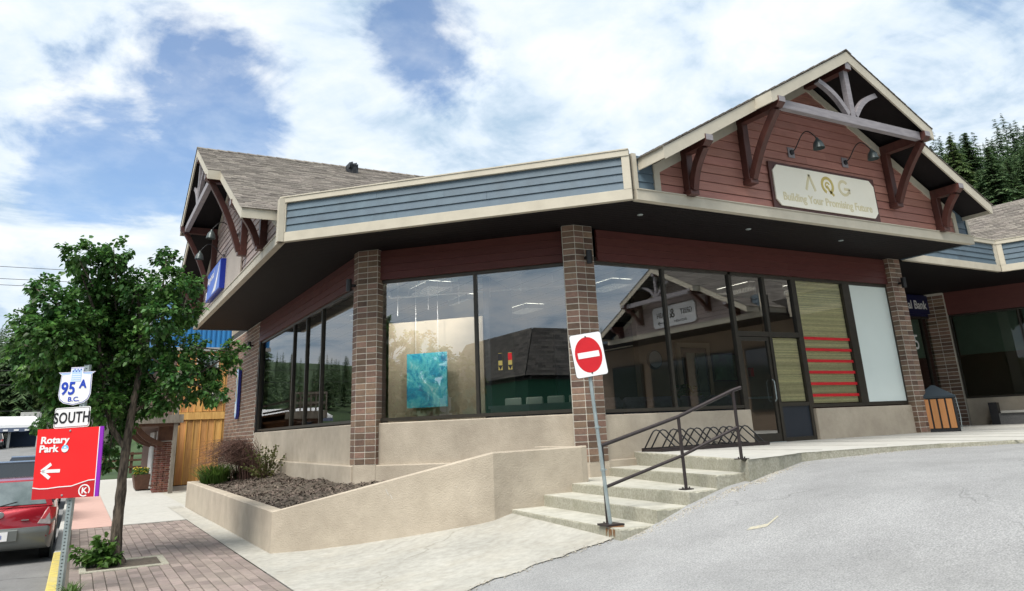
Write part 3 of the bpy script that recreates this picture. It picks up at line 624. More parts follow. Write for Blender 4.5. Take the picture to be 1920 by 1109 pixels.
# diagonal parapet fascia (B)
def fascia_run(F, L_, par, top=6.86, z0=None, ends=(True, True), joints=(.42, .63), mside=None):
    z0 = ZS if z0 is None else z0; mside = mside or m_blue
    B = MB(); B.box(F, 0, L_, -.12, 0, z0-.04, z0+.17); B.build('fascia_board', m_cream, par, bevel=.004)
    B = MB(); B.box(F, 0, L_, -.12, .02, top-.10, top+.02); B.build('top_trim', m_cream, par, bevel=.004)
    B = MB(); B.box(F, 0, L_, -.14, .035, top+.02, top+.045); B.build('parapet_flashing', m_cream, par)
    for k, e_ in enumerate(ends):
        if e_:
            B = MB(); a0 = 0 if k == 0 else L_-.15; B.box(F, a0, a0+.15, -.12, .004, z0+.17, top-.10); B.build('corner_trim', m_cream, par)
    B = MB(); B.box(F, 0, L_, -.3, -.122, z0, top-.01); B.build('parapet_core', m_roofdk, par)
    n = 4; h = (top-.10-z0-.17)/n
    for i in range(n):
        c = joints[i % len(joints)]*L_
        for a0, a1 in ((.15, c), (c, L_-.15)):
            z = z0+.17+i*h; B = MB(); B.hexa([F(a0+.002, -.12, z), F(a1-.002, -.12, z), F(a1-.002, -.02, z), F(a0+.002, -.02, z), F(a0+.002, -.12, z+h-.004), F(a1-.002, -.12, z+h-.004), F(a1-.002, -.045, z+h-.004), F(a0+.002, -.045, z+h-.004)]); B.build('siding_board', mside, par, norm=False)
fascia_run(FB, LB, building, joints=(.36, .62, .5, .30))
b = MB(); b.lathe([(.001, .16), (.16, .14), (.20, .02), (.20, -.2)], (6.9, 22.75, 10.1), (0, 0, 1), 10)
for k in range(7): b.box(IDF, 6.74+k*.05, 6.76+k*.05, 22.5+.02*k, 22.95, 10.12, 10.30+.02*(k % 3))
b.build('roof_vent', m_dark, building)
# narrow return faces at A's far end and C's right end
b = MB(); b.box(IDF, 3.30, 3.42, 16.2, 16.4, ZS-.04, 6.86); b.build('corner_trim', m_cream, building)
FE = frame((19.93, 10.77, 0), (0, 1, 0), (1, 0, 0)); 
b = MB(); b.box(FE, .06, 2.05, -.12, -.02, ZS-.03, 6.85); b.build('parapet_return', m_blue, building)
FE2 = frame((3.34, 31.0, 0), (1, 0, 0), (0, 1, 0)); b = MB(); b.box(FE2, 0, 2.1, -.12, 0, ZS-.04, 6.85); b.build('parapet_return', m_blue, building)
# flat roof
b = MB(); b.prism([(x, y, 6.1) for x, y in ((3.6, 30.8), (3.6, 16.5), (8.9, 11.0), (19.8, 11.0), (19.85, 13.6), (26, 14.2), (26, 30.8))], [(x, y, 6.3) for x, y in ((3.6, 30.8), (3.6, 16.5), (8.9, 11.0), (19.8, 11.0), (19.85, 13.6), (26, 14.2), (26, 30.8))]); b.build('flat_roof', m_roofdk, building)
# soffit planks
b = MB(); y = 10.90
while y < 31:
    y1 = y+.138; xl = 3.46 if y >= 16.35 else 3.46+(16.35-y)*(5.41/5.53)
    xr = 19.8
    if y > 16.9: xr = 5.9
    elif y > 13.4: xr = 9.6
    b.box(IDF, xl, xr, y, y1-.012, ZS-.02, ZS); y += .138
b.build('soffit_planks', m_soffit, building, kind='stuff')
b = MB(); b.prism([(x, y, ZS+.004) for x, y in ((3.45, 30.95), (3.45, 16.35), (8.8, 10.88), (19.85, 10.88), (19.85, 30.95))], [(x, y, ZS+.05) for x, y in ((3.45, 30.95), (3.45, 16.35), (8.8, 10.88), (19.85, 10.88), (19.85, 30.95))]); b.build('soffit_backing', m_dark, building)
# recessed soffit lights
for x, y in ((9.65, 11.69), (12.82, 11.78), (16.0, 11.8)):
    b = MB(); b.lathe([(.001, 0), (.055, 0), (.065, .012), (.001, .012)], (x, y, ZS-.034), seg=14); b.build('recessed_light', m_galv, building)

# ---- walls. inner frames: wall C outer face y=13, B plane x+y=22.146, A x=5.35
WC = frame((9.13, 13.0, 0), (1, 0, 0), (0, -1, 0))
xb = (22.146-5.35)
WBL = math.hypot(9.13-5.35, 13.0-xb+.0)
WB = frame((5.35, 16.796, 0), (1, -1, 0), (-1, -1, 0)); WBL = 3.78*math.sqrt(2)
WA = frame((5.35, 16.796, 0), (0, -1, 0), (-1, 0, 0))   # a negative = further up the street
def siding(F, a0, a1, z0, z1, n, m, par, joints=(.33, .6, .48)):
    h = (z1-z0)/n
    for i in range(n):
        c = a0+(a1-a0)*joints[i % len(joints)]; z = z0+i*h
        for p, q in ((a0, c), (c, a1)):
            B = MB(); B.hexa([F(p+.002, -.05, z), F(q-.002, -.05, z), F(q-.002, .03, z), F(p+.002, .03, z), F(p+.002, -.05, z+h-.003), F(q-.002, -.05, z+h-.003), F(q-.002, .008, z+h-.003), F(p+.002, .008, z+h-.003)]); B.build('siding_board', m, par, norm=False)
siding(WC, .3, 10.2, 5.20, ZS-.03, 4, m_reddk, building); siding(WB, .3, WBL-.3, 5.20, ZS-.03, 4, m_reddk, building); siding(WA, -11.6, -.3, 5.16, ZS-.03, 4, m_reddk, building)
def stucco(F, a0, a1, z0, z1, name='low_wall', t0=-.2, t1=.02):
    B = MB(); B.box(F, a0, a1, t0, t1, z0, z1-.0); B.build(name, m_stucco, building, bevel=.02)
stucco(WC, .05, 4.28, .6, 1.985); stucco(WC, 6.46, 10.25, 1.0, 1.955)
stucco(WB, .1, WBL-.1, .2, 2.03); stucco(WA, -11.6, -.1, .2, 2.03)
stucco(WB, -.02, WBL+.03, -.1, 1.17, 'foundation_ledge', -.2, .14); stucco(WA, -18.4, .02, -.2, 1.17, 'foundation_ledge', -.2, .14)
stucco(WC, .1, 1.2, .3, 1.125, 'foundation_ledge', -.2, .10)
# brick wall at the street side
b = MB(); b.box(WA, -18.3, -11.6, -.25, .0, .9, ZS-.02); bw = b.build('brick_wall', m_mortar, building)
b = MB(); CH = .1305
for i in range(36):
    z = 1.18+i*CH
    if z+CH > ZS-.02: break
    a = -11.6-(0 if i % 2 else .22)
    while a > -18.28:
        a1 = a; a0 = max(a-.435, -18.3)
        if a1-a0 > .05: b.box(WA, a0+.008, a1-.006, -.02, .010+random.uniform(0, .003), z+.013, z+CH-.013)
        a -= .445
b.build('brick_courses', m_brickst, bw, kind='stuff', norm=False)
# foundation wall beyond
b = MB(); b.box(IDF, 5.4, 26, 34.9, 35.1, 0, ZS+.9); b.build('north_wall', m_stucco, building)
b = MB(); b.box(IDF, 3.6, 26, 30.8, 31, ZS+.0, ZS+.4); b.build('roof_edge', m_cream, building)
b = MB(); b.box(IDF, 5.4, 26, 30.6, 35.15, ZS+.0, ZS+.25); b.build('flat_roof', m_roofdk, building)

def glazing(F, par, a0, a1, z0, z1, mull, panes=True, depth=-.10, fw=.055, gm=None):
    """aluminium window wall: frame members are sub-parts, panes too"""
    fr = MB(); d0, d1 = depth-.05, depth+.05
    fr.box(F, a0, a1, d0, d1, z0, z0+fw); fr.box(F, a0, a1, d0, d1, z1-fw, z1)
    for a in [a0+fw/2, a1-fw/2]+list(mull): fr.box(F, a-fw/2, a+fw/2, d0+.001, d1+.004, z0+fw, z1-fw)
    o = fr.build('window', m_bronze, par)
    ed = [a0]+list(mull)+[a1]
    for p, q in zip(ed[:-1], ed[1:]):
        B = MB(); B.face([F(p+.02, depth, z0+.02), F(q-.02, depth, z0+.02), F(q-.02, depth, z1-.02), F(p+.02, depth, z1-.02)]); B.build('pane', gm or m_glass, o, norm=False)
    return o
glazing(WC, building, .15, 4.24, 2.02, 5.20, (11.27-9.13,), fw=.07)
# door bay: from a=4.15 to 6.36
b = MB(); F = WC
b.box(F, 4.15, 6.40, -.16, -.05, 5.12, 5.195); b.box(F, 4.155, 4.245, -.16, -.04, ZW, 5.12); b.box(F, 5.27, 5.36, -.16, -.04, ZW, 5.12); b.box(F, 6.31, 6.40, -.16, -.04, ZW, 5.12)
b.box(F, 4.245, 5.27, -.161, -.045, 3.66, 3.78); b.box(F, 5.36, 6.31, -.161, -.045, 3.66, 3.78); b.box(F, 5.36, 6.31, -.161, -.045, 2.03, 2.12); b.box(F, 5.36, 6.31, -.161, -.045, ZW, ZW+.09)
ent = b.build('entrance_frame', m_bronze, building)
for a0, a1, z0, z1 in ((4.245, 5.27, 3.78, 5.12), (5.36, 6.31, 3.78, 5.12), (5.36, 6.31, 2.12, 3.66)):
    B = MB(); B.face([F(a0, -.10, z0), F(a1, -.10, z0), F(a1, -.10, z1), F(a0, -.10, z1)]); B.build('pane', m_glasscl if z0 < 3 else m_glass, ent, norm=False)
b = MB(); b.box(F, 5.36, 6.31, -.12, -.075, ZW+.09, 2.03); b.build('kick_panel', m_kick, ent)
b = MB(); b.box(F, 4.255, 4.335, -.13, -.07, ZW+.01, 3.65); b.box(F, 5.18, 5.26, -.13, -.07, ZW+.01, 3.65); b.box(F, 4.335, 5.18, -.13, -.07, ZW+.01, ZW+.20); b.box(F, 4.335, 5.18, -.13, -.07, 3.56, 3.65)
door = b.build('door', m_bronze, building)
B = MB(); B.face([F(4.33, -.10, ZW+.19), F(5.19, -.10, ZW+.19), F(5.19, -.10, 3.57), F(4.33, -.10, 3.57)]); B.build('pane', m_glass, door, norm=False)
B = MB(); B.tube([F(5.15, -.03, 2.15), F(5.15, .02, 2.2), F(5.15, .02, 2.6), F(5.15, -.03, 2.65)], .014); B.build('handle', m_galv, door)
B = MB(); B.box(F, 4.34, 5.18, -.16, -.14, 2.22, 2.27); B.build('push_bar', m_galv, door)
B = MB(); B.box(F, 4.2, 5.3, -.16, -.0, ZW+.001, ZW+.012); B.build('threshold', m_galv, ent)
glazing(WC, building, 6.40, 10.22, 1.98, 5.20, (8.39,), fw=.08, gm=m_glasscl)
b = MB(); b.box(WC, 8.25, 8.53, -.17, -.03, 2.06, 5.12); b.build('wide_mullion', m_bronze, building)
b = MB(); b.box(WC, 10.22, 10.4, -.18, -.02, 1.3, 5.2); b.build('jamb', m_bronze, building)
glazing(WB, building, .25, WBL-.25, 2.06, 5.20, ((7.329-5.35+14.971*0)*math.sqrt(2)+.0,), fw=.07)
glazing(WA, building, -11.55, -.25, 2.06, 5.16, (-6.61, -5.06, -3.42), fw=.07)
b = MB(); b.box(WA, -11.75, -11.5, -.2, -.0, 2.0, ZS-.03); b.build('corner_trim', m_dark, building)
# masonry piers with stacked bricks
CHT = .1312
def pier(name, loops, faces, z0, z1, zbase):
    """loops: plan polygon; faces: (p, q, n) rows of n bricks between plan points"""
    B = MB(); B.prism([(x, y, z0-.3) for x, y in loops], [(x, y, z1) for x, y in loops]); core = B.build(name, m_mortar, building)
    cx_ = sum(p[0] for p in loops)/len(loops); cy_ = sum(p[1] for p in loops)/len(loops)
    B = MB(); B.prism([(cx_+(x-cx_)*1.03, cy_+(y-cy_)*1.03, zbase) for x, y in loops], [(cx_+(x-cx_)*1.03, cy_+(y-cy_)*1.03, z0) for x, y in loops]); B.build('plinth', m_stucco, core)
    n = round((z1-z0)/CHT); ch_ = (z1-z0)/n
    for p, q, k in faces:
        p = Vector(p); q = Vector(q); d = (q-p); Lf = d.length; d.normalize(); w = Lf/k
        me = boxmesh('brick', w-.014, .06, ch_-.018, m_brick, .003)
        nrm = Vector((d.y, -d.x)); 
        if nrm.dot(p-Vector((cx_, cy_))) < 0: nrm = -nrm
        for i in range(n):
            for j in range(k):
                c = p+d*(w*(j+.5)) - nrm*(.03-.007-random.uniform(0, .003))
                inst(me, 'brick', core, (c.x, c.y, z0+i*ch_+.009), math.atan2(d.y, d.x))
pier('brick_pier', [(8.574, 13.038), (8.762, 12.85), (9.225, 12.85), (9.225, 13.25), (8.70, 13.25)], [((8.574, 13.038), (8.762, 12.85), 1), ((8.762, 12.85), (9.225, 12.85), 2), ((9.225, 12.85), (9.225, 13.1), 1)], 1.10, ZS-.02, .3)
pier('brick_pier', [(5.26, 16.98), (5.26, 16.686), (5.61, 16.335), (5.8, 16.5), (5.6, 17.1)], [((5.26, 16.98), (5.26, 16.686), 1), ((5.26, 16.686), (5.61, 16.335), 2), ((5.61, 16.335), (5.8, 16.5), 1)], 1.18, ZS-.02, -.1)
pier('brick_pier', [(19.28, 13.25), (19.28, 12.85), (19.775, 12.85), (19.775, 13.25)], [((19.28, 13.25), (19.28, 12.85), 1), ((19.28, 12.85), (19.775, 12.85), 2)], ZW+.01, ZS-.02, ZW)

# =================================================================== STEPS, WALKWAY, PLANTER
steps = thing('entrance_steps', 'weathered five step concrete stair between tan planter and parking lot', 'steps', (7, 10, .3))
ST = [(6.41, 6.15, .52), (7.04, 6.75, .70), (7.62, 7.33, .88), (8.39, 7.85, 1.06)]
YR, YL = 8.42, 11.80
def rough(B, poly, z0, z1, par, name, mtop, mside, chip=.012, tilt=0):
    """slab with separate top and worn, slightly ragged nosing"""
    pts = []
    for i in range(len(poly)):
        p = Vector(poly[i]); q = Vector(poly[(i+1) % len(poly)]); n = max(2, int((q-p).length/.07))
        for k in range(n):
            t = k/n; w = p.lerp(q, t); pts.append(w)
    c = sum(pts, Vector((0, 0)))/len(pts)
    lo = []; mid = []; hi = []
    for w in pts:
        d = (c-w).normalized(); j = random.uniform(0, chip*.6) if random.random() < .75 else random.uniform(chip*.5, chip*2)
        zt = z1-tilt*max(0, min(1, (w.y-8.4)/4.5))
        lo.append((w.x, w.y, z0)); mid.append((*(w+d*random.uniform(0, .006)), zt-.01-j)); hi.append((*(w+d*(.012+j)), zt+random.uniform(-.002, .001)))
    n = len(pts); i0 = len(B.v); B.v += lo+mid+hi; ks = B.mid(mside); kt = B.mid(mtop)
    for a in range(n):
        b_ = (a+1) % n
        B.f.append((i0+a, i0+b_, i0+n+b_, i0+n+a)); B.mi.append(ks); B.f.append((i0+n+a, i0+n+b_, i0+2*n+b_, i0+2*n+a)); B.mi.append(ks)
    B.f.append(tuple(i0+2*n+a for a in range(n))); B.mi.append(kt)
    return B.build(name, None, par, norm=True)
rough(MB(), [(6.15, YR), (7.1, YR), (7.3, YL), (6.41, YL)], -.1, .52, steps, 'step', m_conc, m_riser)
rough(MB(), [(6.75, YR), (7.7, YR), (7.9, YL), (7.04, YL)], -.1, .70, steps, 'step', m_conc, m_riser)
rough(MB(), [(7.33, YR), (8.3, YR), (9.6, 12.95), (8.0, 12.95), (8.0, YL), (7.62, YL)], -.1, .88, steps, 'step', m_conc, m_riser, tilt=.05)
rough(MB(), [(7.85, YR), (8.8, YR), (10.3, 12.95), (9.24, 12.95)], -.1, 1.06, steps, 'step', m_conc, m_riser, tilt=.075)
b = MB()
rough(b, [(8.35, 8.29), (9.2, 8.5), (10.1, 8.85), (11.6, 8.72), (13.1, 8.44), (14.2, 7.9), (15.0, 7.2), (17, 4.6), (18.4, 0), (19, -12), (26.5, -12), (31, 12), (31, 19), (19.7, 19), (19.7, 13.2), (10.02, 13.2), (9.93, 12.85)], .2, ZW, None, 'walkway', m_concl, m_riser, .016)['kind'] = 'structure'
# score lines in the walkway
b = MB()
for x in (10.9, 12.6, 14.3, 16.0, 17.7, 19.4, 21.1, 22.8): b.box(IDF, x-.009, x+.009, 7.6 if x > 13.5 else 9.1, 12.9 if x < 19.8 else 15, ZW-.001, ZW+.002)
b.build('walkway_joints', m_joint, kind='structure')
for (x, y, z, r) in ((6.28, 8.72, .521, .16),):
    b = MB(); pts = [(x+math.cos(t)*r*random.uniform(.6, 1.1), y+math.sin(t)*r*random.uniform(.6, 1.1)+.0, z+.002) for t in np.linspace(0, 6.2, 14)[:-1]]; b.face(pts); b.build('rust_stain', m_rust, steps, norm=False)
for k in range(7):
    y = 8.56+k*.035+random.uniform(-.01, .01); x = 6.15+.026*0+(y-8.42)*.0777-.006; l_ = random.uniform(.04, .14); b = MB(); b.face([(x, y, .505), (x, y+.022, .505), (x, y+.016, .505-l_), (x, y+.006, .505-l_)]); b.build('rust_streak', m_rust, steps, norm=False)
planter = thing('raised_planter', 'tan painted concrete planter with sloping rim in front of the shop windows', 'planter', (3, 13.7, 0))
def pwall(B, pts, tops, base, t):
    """pts: outer plan line; inward offset t per point given"""
    for i in range(len(pts)-1):
        (x0, y0), (x1, y1) = pts[i], pts[i+1]; (ix0, iy0), (ix1, iy1) = t[i], t[i+1]
        B.hexa([(x0, y0, base), (x1, y1, base), (ix1, iy1, base), (ix0, iy0, base), (x0, y0, tops[i]-.02), (x1, y1, tops[i+1]-.02), (ix1, iy1, tops[i+1]-.02), (ix0, iy0, tops[i]-.02)])
def pcap(B, pts, tops, t):
    for i in range(len(pts)-1):
        (x0, y0), (x1, y1) = pts[i], pts[i+1]; (ix0, iy0), (ix1, iy1) = t[i], t[i+1]; z0, z1 = tops[i], tops[i+1]
        e = .02
        def sh(p, q, k): return (p[0]+(q[0]-p[0])*k, p[1]+(q[1]-p[1])*k)
        a0, a1, c0, c1 = sh((x0, y0), (ix0, iy0), .08), sh((x1, y1), (ix1, iy1), .08), sh((x0, y0), (ix0, iy0), .92), sh((x1, y1), (ix1, iy1), .92)
        B.hexa([(x0, y0, z0-e), (x1, y1, z1-e), (ix1, iy1, z1-e), (ix0, iy0, z0-e), (*a0, z0), (*a1, z1), (*c1, z1), (*c0, z0)])
pp = [(2.94, 25.2), (2.94, 13.70), (6.09, 11.77), (7.86, 11.77), (8.0, 11.80)]; pi_ = [(3.16, 25.2), (3.16, 13.83), (6.15, 11.97), (7.86, 11.97), (8.0, 11.97)]; pt = [.70, .656, 1.43, 1.445, 1.45]
b = MB(); pwall(b, pp, pt, -.1, pi_); b.build('planter_wall', m_stucco, planter)
b = MB(); pcap(b, pp, pt, pi_); b.build('rim', m_stucco, planter)
b = MB(); b.box(IDF, 7.80, 8.0, 11.97, 13.3, .2, 1.44); b.build('planter_wall', m_stucco, planter, bevel=.01)
b = MB(); b.box(IDF, 2.94, 5.45, 25.2, 25.35, -.1, .70); b.build('planter_wall', m_stucco, planter, bevel=.01)
for x0, y0, z0, dx, dz in ((4.55, 12.70, .93, .05, -.10), (4.62, 12.66, .84, .03, -.07), (5.3, 12.24, .66, .02, -.012), (5.75, 11.97, .62, .02, -.02), (5.55, 12.09, .92, .018, -.015)):
    e_ = Vector((.853, -.522, 0)); n_0 = Vector((-.522, -.853, 0))*.006; p = Vector((x0, y0, z0)); q_ = p+e_*dx+Vector((0, 0, dz)); w_0 = Vector((0, 0, 1)).cross(Vector((0, 0, 0)))+e_*.007
    b = MB(); yl = 13.70-(p.x-2.94)*.6127; p.y = yl; q_.y = 13.70-(q_.x-2.94)*.6127; b.face([p+n_0, p+n_0+w_0, q_+n_0+w_0, q_+n_0]); b.build('paint_scuff', m_pwhite, planter, norm=False)
# soil surface
def soilz(x, y):
    z = .60+max(0, x-3.4)*.10+.03*math.sin(x*3+y*1.3)+.025*math.sin(y*2.9-x*1.7)
    d = max(0, min(1, (x-2.94)/.6)); return z*d+(.60)*(1-d)
b = MB(); xs = np.linspace(3.1, 8.0, 36); yy = np.linspace(11.9, 25.3, 80)
for x in xs:
    for y in yy: b.v.append((x, y, soilz(x, y)+random.uniform(-.012, .012)))
for i in range(35):
    for j in range(79):
        if True:
            x, y = xs[i], yy[j]
            if x+y > 22.7 and x > 5.6: continue
            if x > 5.6 and y > 16.5: continue
            if x < 6.3 and y < 13.83-(x-3.16)*.63-.25: continue
            a = i*80+j; b.f.append((a, a+80, a+81, a+1)); b.mi.append(0)
b.build('soil', m_soil, planter, norm=False, origin=(0, 0, 0))
b = MB()
for i in range(9000):
    x = random.uniform(3.15, 7.6); y = random.uniform(12, 24.8)
    if y < 13.9-(x-3.16)*.62 or (x > 5.2 and x+y > 22.0) or x > 5.3 and y > 16.4: continue
    c = Vector((x, y, soilz(x, y)+random.uniform(0, .035))); d = Vector((random.gauss(0, 1), random.gauss(0, 1), random.gauss(0, .4))).normalized()*random.uniform(.015, .05); e = d.cross(Vector((0, 0, 1))).normalized()*random.uniform(.006, .015)
    b.face([c-d-e, c+d-e, c+d+e+Vector((0, 0, .012)), c-d+e+Vector((0, 0, .01))])
b.build('bark_mulch', m_chip, planter, kind='stuff', norm=False)

# =================================================================== STREET FURNITURE
def P3(*a): return Vector(a)
# stair handrail
hr = thing('stair_handrail', 'dark brown steel pipe handrail bolted to the entrance steps', 'handrail', (7.3, 8.7, .7))
posts = [(8.36, 8.40, 1.24, .96), (7.55, 8.72, .88, .98), (6.35, 8.98, .52, 1.0)]
for x, y, z, h in posts:
    b = MB(); b.tube([(x, y, z), (x-.01, y, z+h)], .024, 10); p = b.build('post', m_rail, hr, smooth=True)
    b = MB(); b.box(IDF, x-.08, x+.08, y-.07, y+.07, z, z+.012); 
    for sx in (-.06, .06): b.lathe([(.012, 0), (.012, .022), (.001, .024)], (x+sx, y, z+.012), seg=6)
    b.build('base_plate', m_rail, p)
T_ = [(p[0]-.01, p[1], p[2]+p[3]) for p in posts]
b = MB(); b.tube([P3(*T_[0])+P3(.12, -.05, .035), T_[0], T_[1], T_[2]], .026, 10); b.build('top_rail', m_rail, hr, smooth=True)
M_ = [(p[0]-.006, p[1], p[2]+p[3]*.46) for p in posts]
b = MB(); b.tube([M_[0], M_[1], M_[2]], .022, 10); b.build('middle_rail', m_rail, hr, smooth=True)
# no entry sign leaning on its galvanised post
ns = thing('no_entry_sign', 'red and white no entry sign on a leaning galvanised pole at the bottom step', 'sign', (6.28, 8.82, .52))
b = MB(); b.tube([(6.28, 8.82, .53), (6.13, 8.84, 2.46), (6.10, 8.85, 3.04)], .026, 12); b.build('pole', m_galv, ns, smooth=True)
b = MB(); b.hexa([(6.15, 8.70, .524), (6.42, 8.70, .524), (6.42, 8.94, .524), (6.15, 8.94, .524), (6.15, 8.70, .55), (6.42, 8.70, .545), (6.42, 8.94, .545), (6.15, 8.94, .55)]); b.build('base_plate', m_rail, ns)
for z in (1.2, 1.75):
    x = 6.28-(z-.53)*.0777; b = MB(); b.lathe([(.027, 0), (.034, .004), (.034, .03), (.027, .034)], (x, 8.83, z), seg=12); b.tube([(x+.02, 8.83, z+.016), (x+.06, 8.83, z+.016)], .008, 6); b.build('clamp', m_galv, ns)
# plate: tilted frame
ang = rad(-7); nrm = Vector((-.33, -.944, 0)).normalized(); uu = Vector((.944, -.33, 0)).normalized()
NO = Vector((6.105, 8.80, 2.735))
up_ = (Vector((0, 0, 1))*math.cos(rad(7.5))-uu*math.sin(rad(7.5))); ua = (uu*math.cos(rad(7.5))+Vector((0, 0, 1))*math.sin(rad(7.5)))
FN = lambda a, b, c: NO+ua*a+nrm*b+up_*c
def rrect(w, h, r, n=5):
    pts = []
    for cx_, cy_, a0 in ((w/2-r, h/2-r, 0), (-w/2+r, h/2-r, 90), (-w/2+r, -h/2+r, 180), (w/2-r, -h/2+r, 270)):
        for k in range(n+1): a = rad(a0+90*k/n); pts.append((cx_+math.cos(a)*r, cy_+math.sin(a)*r))
    return pts
def plate(F, pts, b0, b1, m, name, par, off=(0, 0)):
    B = MB(); B.prism([F(x+off[0], b0, y+off[1]) for x, y in pts], [F(x+off[0], b1, y+off[1]) for x, y in pts]); return B.build(name, m, par)
w_, h_ = .47, .60
pl_ = plate(FN, rrect(w_, h_, .04), 0, .006, m_blk, 'sign_plate', ns)
plate(FN, rrect(w_-.012, h_-.012, .036), .006, .009, m_white, 'face', pl_)
plate(FN, [(math.cos(t)*.195, math.sin(t)*.245) for t in np.linspace(0, 2*math.pi, 41)[:-1]], .009, .011, m_signred, 'red_disc', pl_)
plate(FN, [(-.155, -.04), (.155, -.04), (.155, .04), (-.155, .04)], .011, .013, m_white, 'white_bar', pl_)
for c in (.25, -.25): plate(FN, [(math.cos(t)*.011, math.sin(t)*.011) for t in np.linspace(0, 6, 8)], .009, .016, m_blk, 'bolt', pl_, (0, c))
# bike rack
br = thing('bike_rack', 'low black bike rack of looped bars against the tan wall', 'bike rack', (11.2, 12.45, ZW))
b = MB(); 
for y in (12.12, 12.72): b.box(IDF, 9.98, 12.9, y-.03, y+.03, ZW, ZW+.07)
for x in (10.0, 12.88): b.box(IDF, x-.02, x+.02, 12.14, 12.70, ZW+.002, ZW+.048)
b.build('base_frame', m_rail, br)
for k in range(12):
    x = 10.15+(k//2)*.455+(k % 2)*.17; b = MB(); pts = []
    s = .13
    pts = [(x-.14, 12.70, ZW+.04), (x-.06, 12.52, ZW+.33), (x-.035, 12.49, ZW+.385), (x+.01, 12.46, ZW+.41), (x+.055, 12.42, ZW+.39), (x+.085, 12.39, ZW+.34), (x+.24, 12.14, ZW+.04)]
    b.tube(pts, .015, 8); b.build('loop_bar', m_dark, br, smooth=True)
b = MB(); b.tube([(11.4, 12.2, ZW+.13), (12.0, 12.1, ZW+.05), (12.8, 12.1, ZW+.05)], .010, 6); b.build('locking_bar', m_dark, br)
# litter bin
FT = frame((20.09, 12.82, ZW), (.66, -.75, 0), (-.75, -.66, 0)); bn = thing('litter_bin', 'litter bin with orange brown slats and dark hipped lid beside the brick pier', 'litter bin', (20.09, 12.82, ZW))
Wd, Dp, Hb = .42, .30, .86
b = MB(); b.box(FT, -Wd, Wd, -Dp, Dp, 0, .07); b.box(FT, -Wd+.03, Wd-.03, -Dp+.03, Dp-.03, .07, Hb); 
for sa in (-1, 1):
    for sb in (-1, 1): b.box(FT, sa*Wd-.025*(sa > 0)*2+0 if sa > 0 else -Wd, Wd if sa > 0 else -Wd+.05, (Dp-.05) if sb > 0 else -Dp, Dp if sb > 0 else -Dp+.05, .07, Hb)
b.build('body', m_dark, bn)
for k in range(4):
    a0 = -Wd+.06+k*.188; b = MB(); b.box(FT, a0, a0+.145, Dp-.02, Dp+.012, .09, Hb-.03); b.build('slat', m_woodslat, bn, bevel=.005)
for k in range(3):
    a0 = -Dp+.06+k*.165; b = MB(); b.box(FT, Wd-.02, Wd+.012, a0, a0+.125, .09, Hb-.03); b.build('slat', m_woodslat, bn, bevel=.005); b = MB(); b.box(FT, -Wd-.012, -Wd+.02, a0, a0+.125, .09, Hb-.03); b.build('slat', m_woodslat, bn, bevel=.005)
b = MB(); q = [(-Wd-.03, -Dp-.03), (Wd+.03, -Dp-.03), (Wd+.03, Dp+.03), (-Wd-.03, Dp+.03)]; b.hexa([FT(x, y, Hb) for x, y in q]+[FT(x, y, Hb+.05) for x, y in q])
b.hexa([FT(x, y, Hb+.05) for x, y in q]+[FT(x*.08-.0, y*.08, Hb+.34) for x, y in q]); b.build('lid', m_navylid, bn)
b = MB(); b.tube([FT(Wd+.03, Dp-.02, .05), FT(Wd+.05, Dp, .4), FT(Wd+.03, Dp-.02, Hb)], .010, 6); b.build('side_rod', m_galv, bn)

# gooseneck lamps: base on the wall, arm forward and down, shade
def gooseneck(F, a, c, label):
    t = thing('gooseneck_lamp', label, 'lamp', F(a, -.1, c), 'gooseneck sign lamps')
    b = MB(); b.box(F, a-.10, a+.10, -.065, -.045, c-.12, c+.12); b.build('mounting_block', m_mauve if F is FA else m_truss, t)
    b = MB(); b.lathe([(.001, .03), (.06, .03), (.06, 0)], F(a, -.045, c), (F(a, 1, c)-F(a, 0, c)), 14); b.build('base', m_dark, t)
    pts = []
    for k in range(15):
        q = k/14; bx = .02+.62*q; cz = c+.02+.36*math.sin(q*math.pi*.78)**1.5-.06*q
        pts.append(F(a, bx, cz))
    pts.append(F(a, .67, c+.06+.02)); b = MB(); b.tube(pts, .013, 8); b.build('arm', m_dark, t, smooth=True)
    e = F(a, .68, c+.05); ax = (F(a, .70, c-.3)-e); b = MB()
    b.lathe([(.025, -.05), (.04, .0), (.075, .035), (.105, .09), (.125, .19), (.13, .21), (.122, .21), (.10, .10), (.06, .04), (.001, .03)], e, ax, 18); b.build('shade', mat('grey_green_enamel', (.075, .095, .095), (.06, .075, .075), 5, .35, metal=.2), t, smooth=True)
gooseneck(FC, -.91, 7.52, 'left gooseneck lamp above the ivory sign on the red gable')
gooseneck(FC, .93, 7.53, 'right gooseneck lamp above the ivory sign on the red gable')
gooseneck(FA, 1.55, 7.45, 'nearer gooseneck lamp above the beige board on the mauve street gable')
gooseneck(FA, -.85, 7.36, 'farther gooseneck lamp above the blue box sign on the mauve street gable')
# wall sconces
def sconce(p, n, label):
    t = thing('wall_sconce', label, 'wall lamp', p, 'black cylinder wall lamps'); p = Vector(p); n = Vector(n).normalized()
    b = MB(); b.tube([p, p+n*.11], .035, 8); b.build('bracket', m_dark, t)
    b = MB(); b.lathe([(.001, -.14), (.065, -.14), (.065, .14), (.001, .14)], p+n*.16, (0, 0, 1), 14); b.build('cylinder_shade', m_dark, t, smooth=True)
sconce((9.0, 12.85, 5.18), (0, -1, 0), 'black cylinder wall lamp on the central brick pier'); sconce((5.26, 16.85, 5.12), (-1, 0, 0), 'black cylinder wall lamp on the left brick pier')
sconce((19.55, 12.85, 5.2), (0, -1, 0), 'black cylinder wall lamp on the right brick pier'); sconce((5.35, 29.5, 5.15), (-1, 0, 0), 'black cylinder wall lamp on the brick street wall')

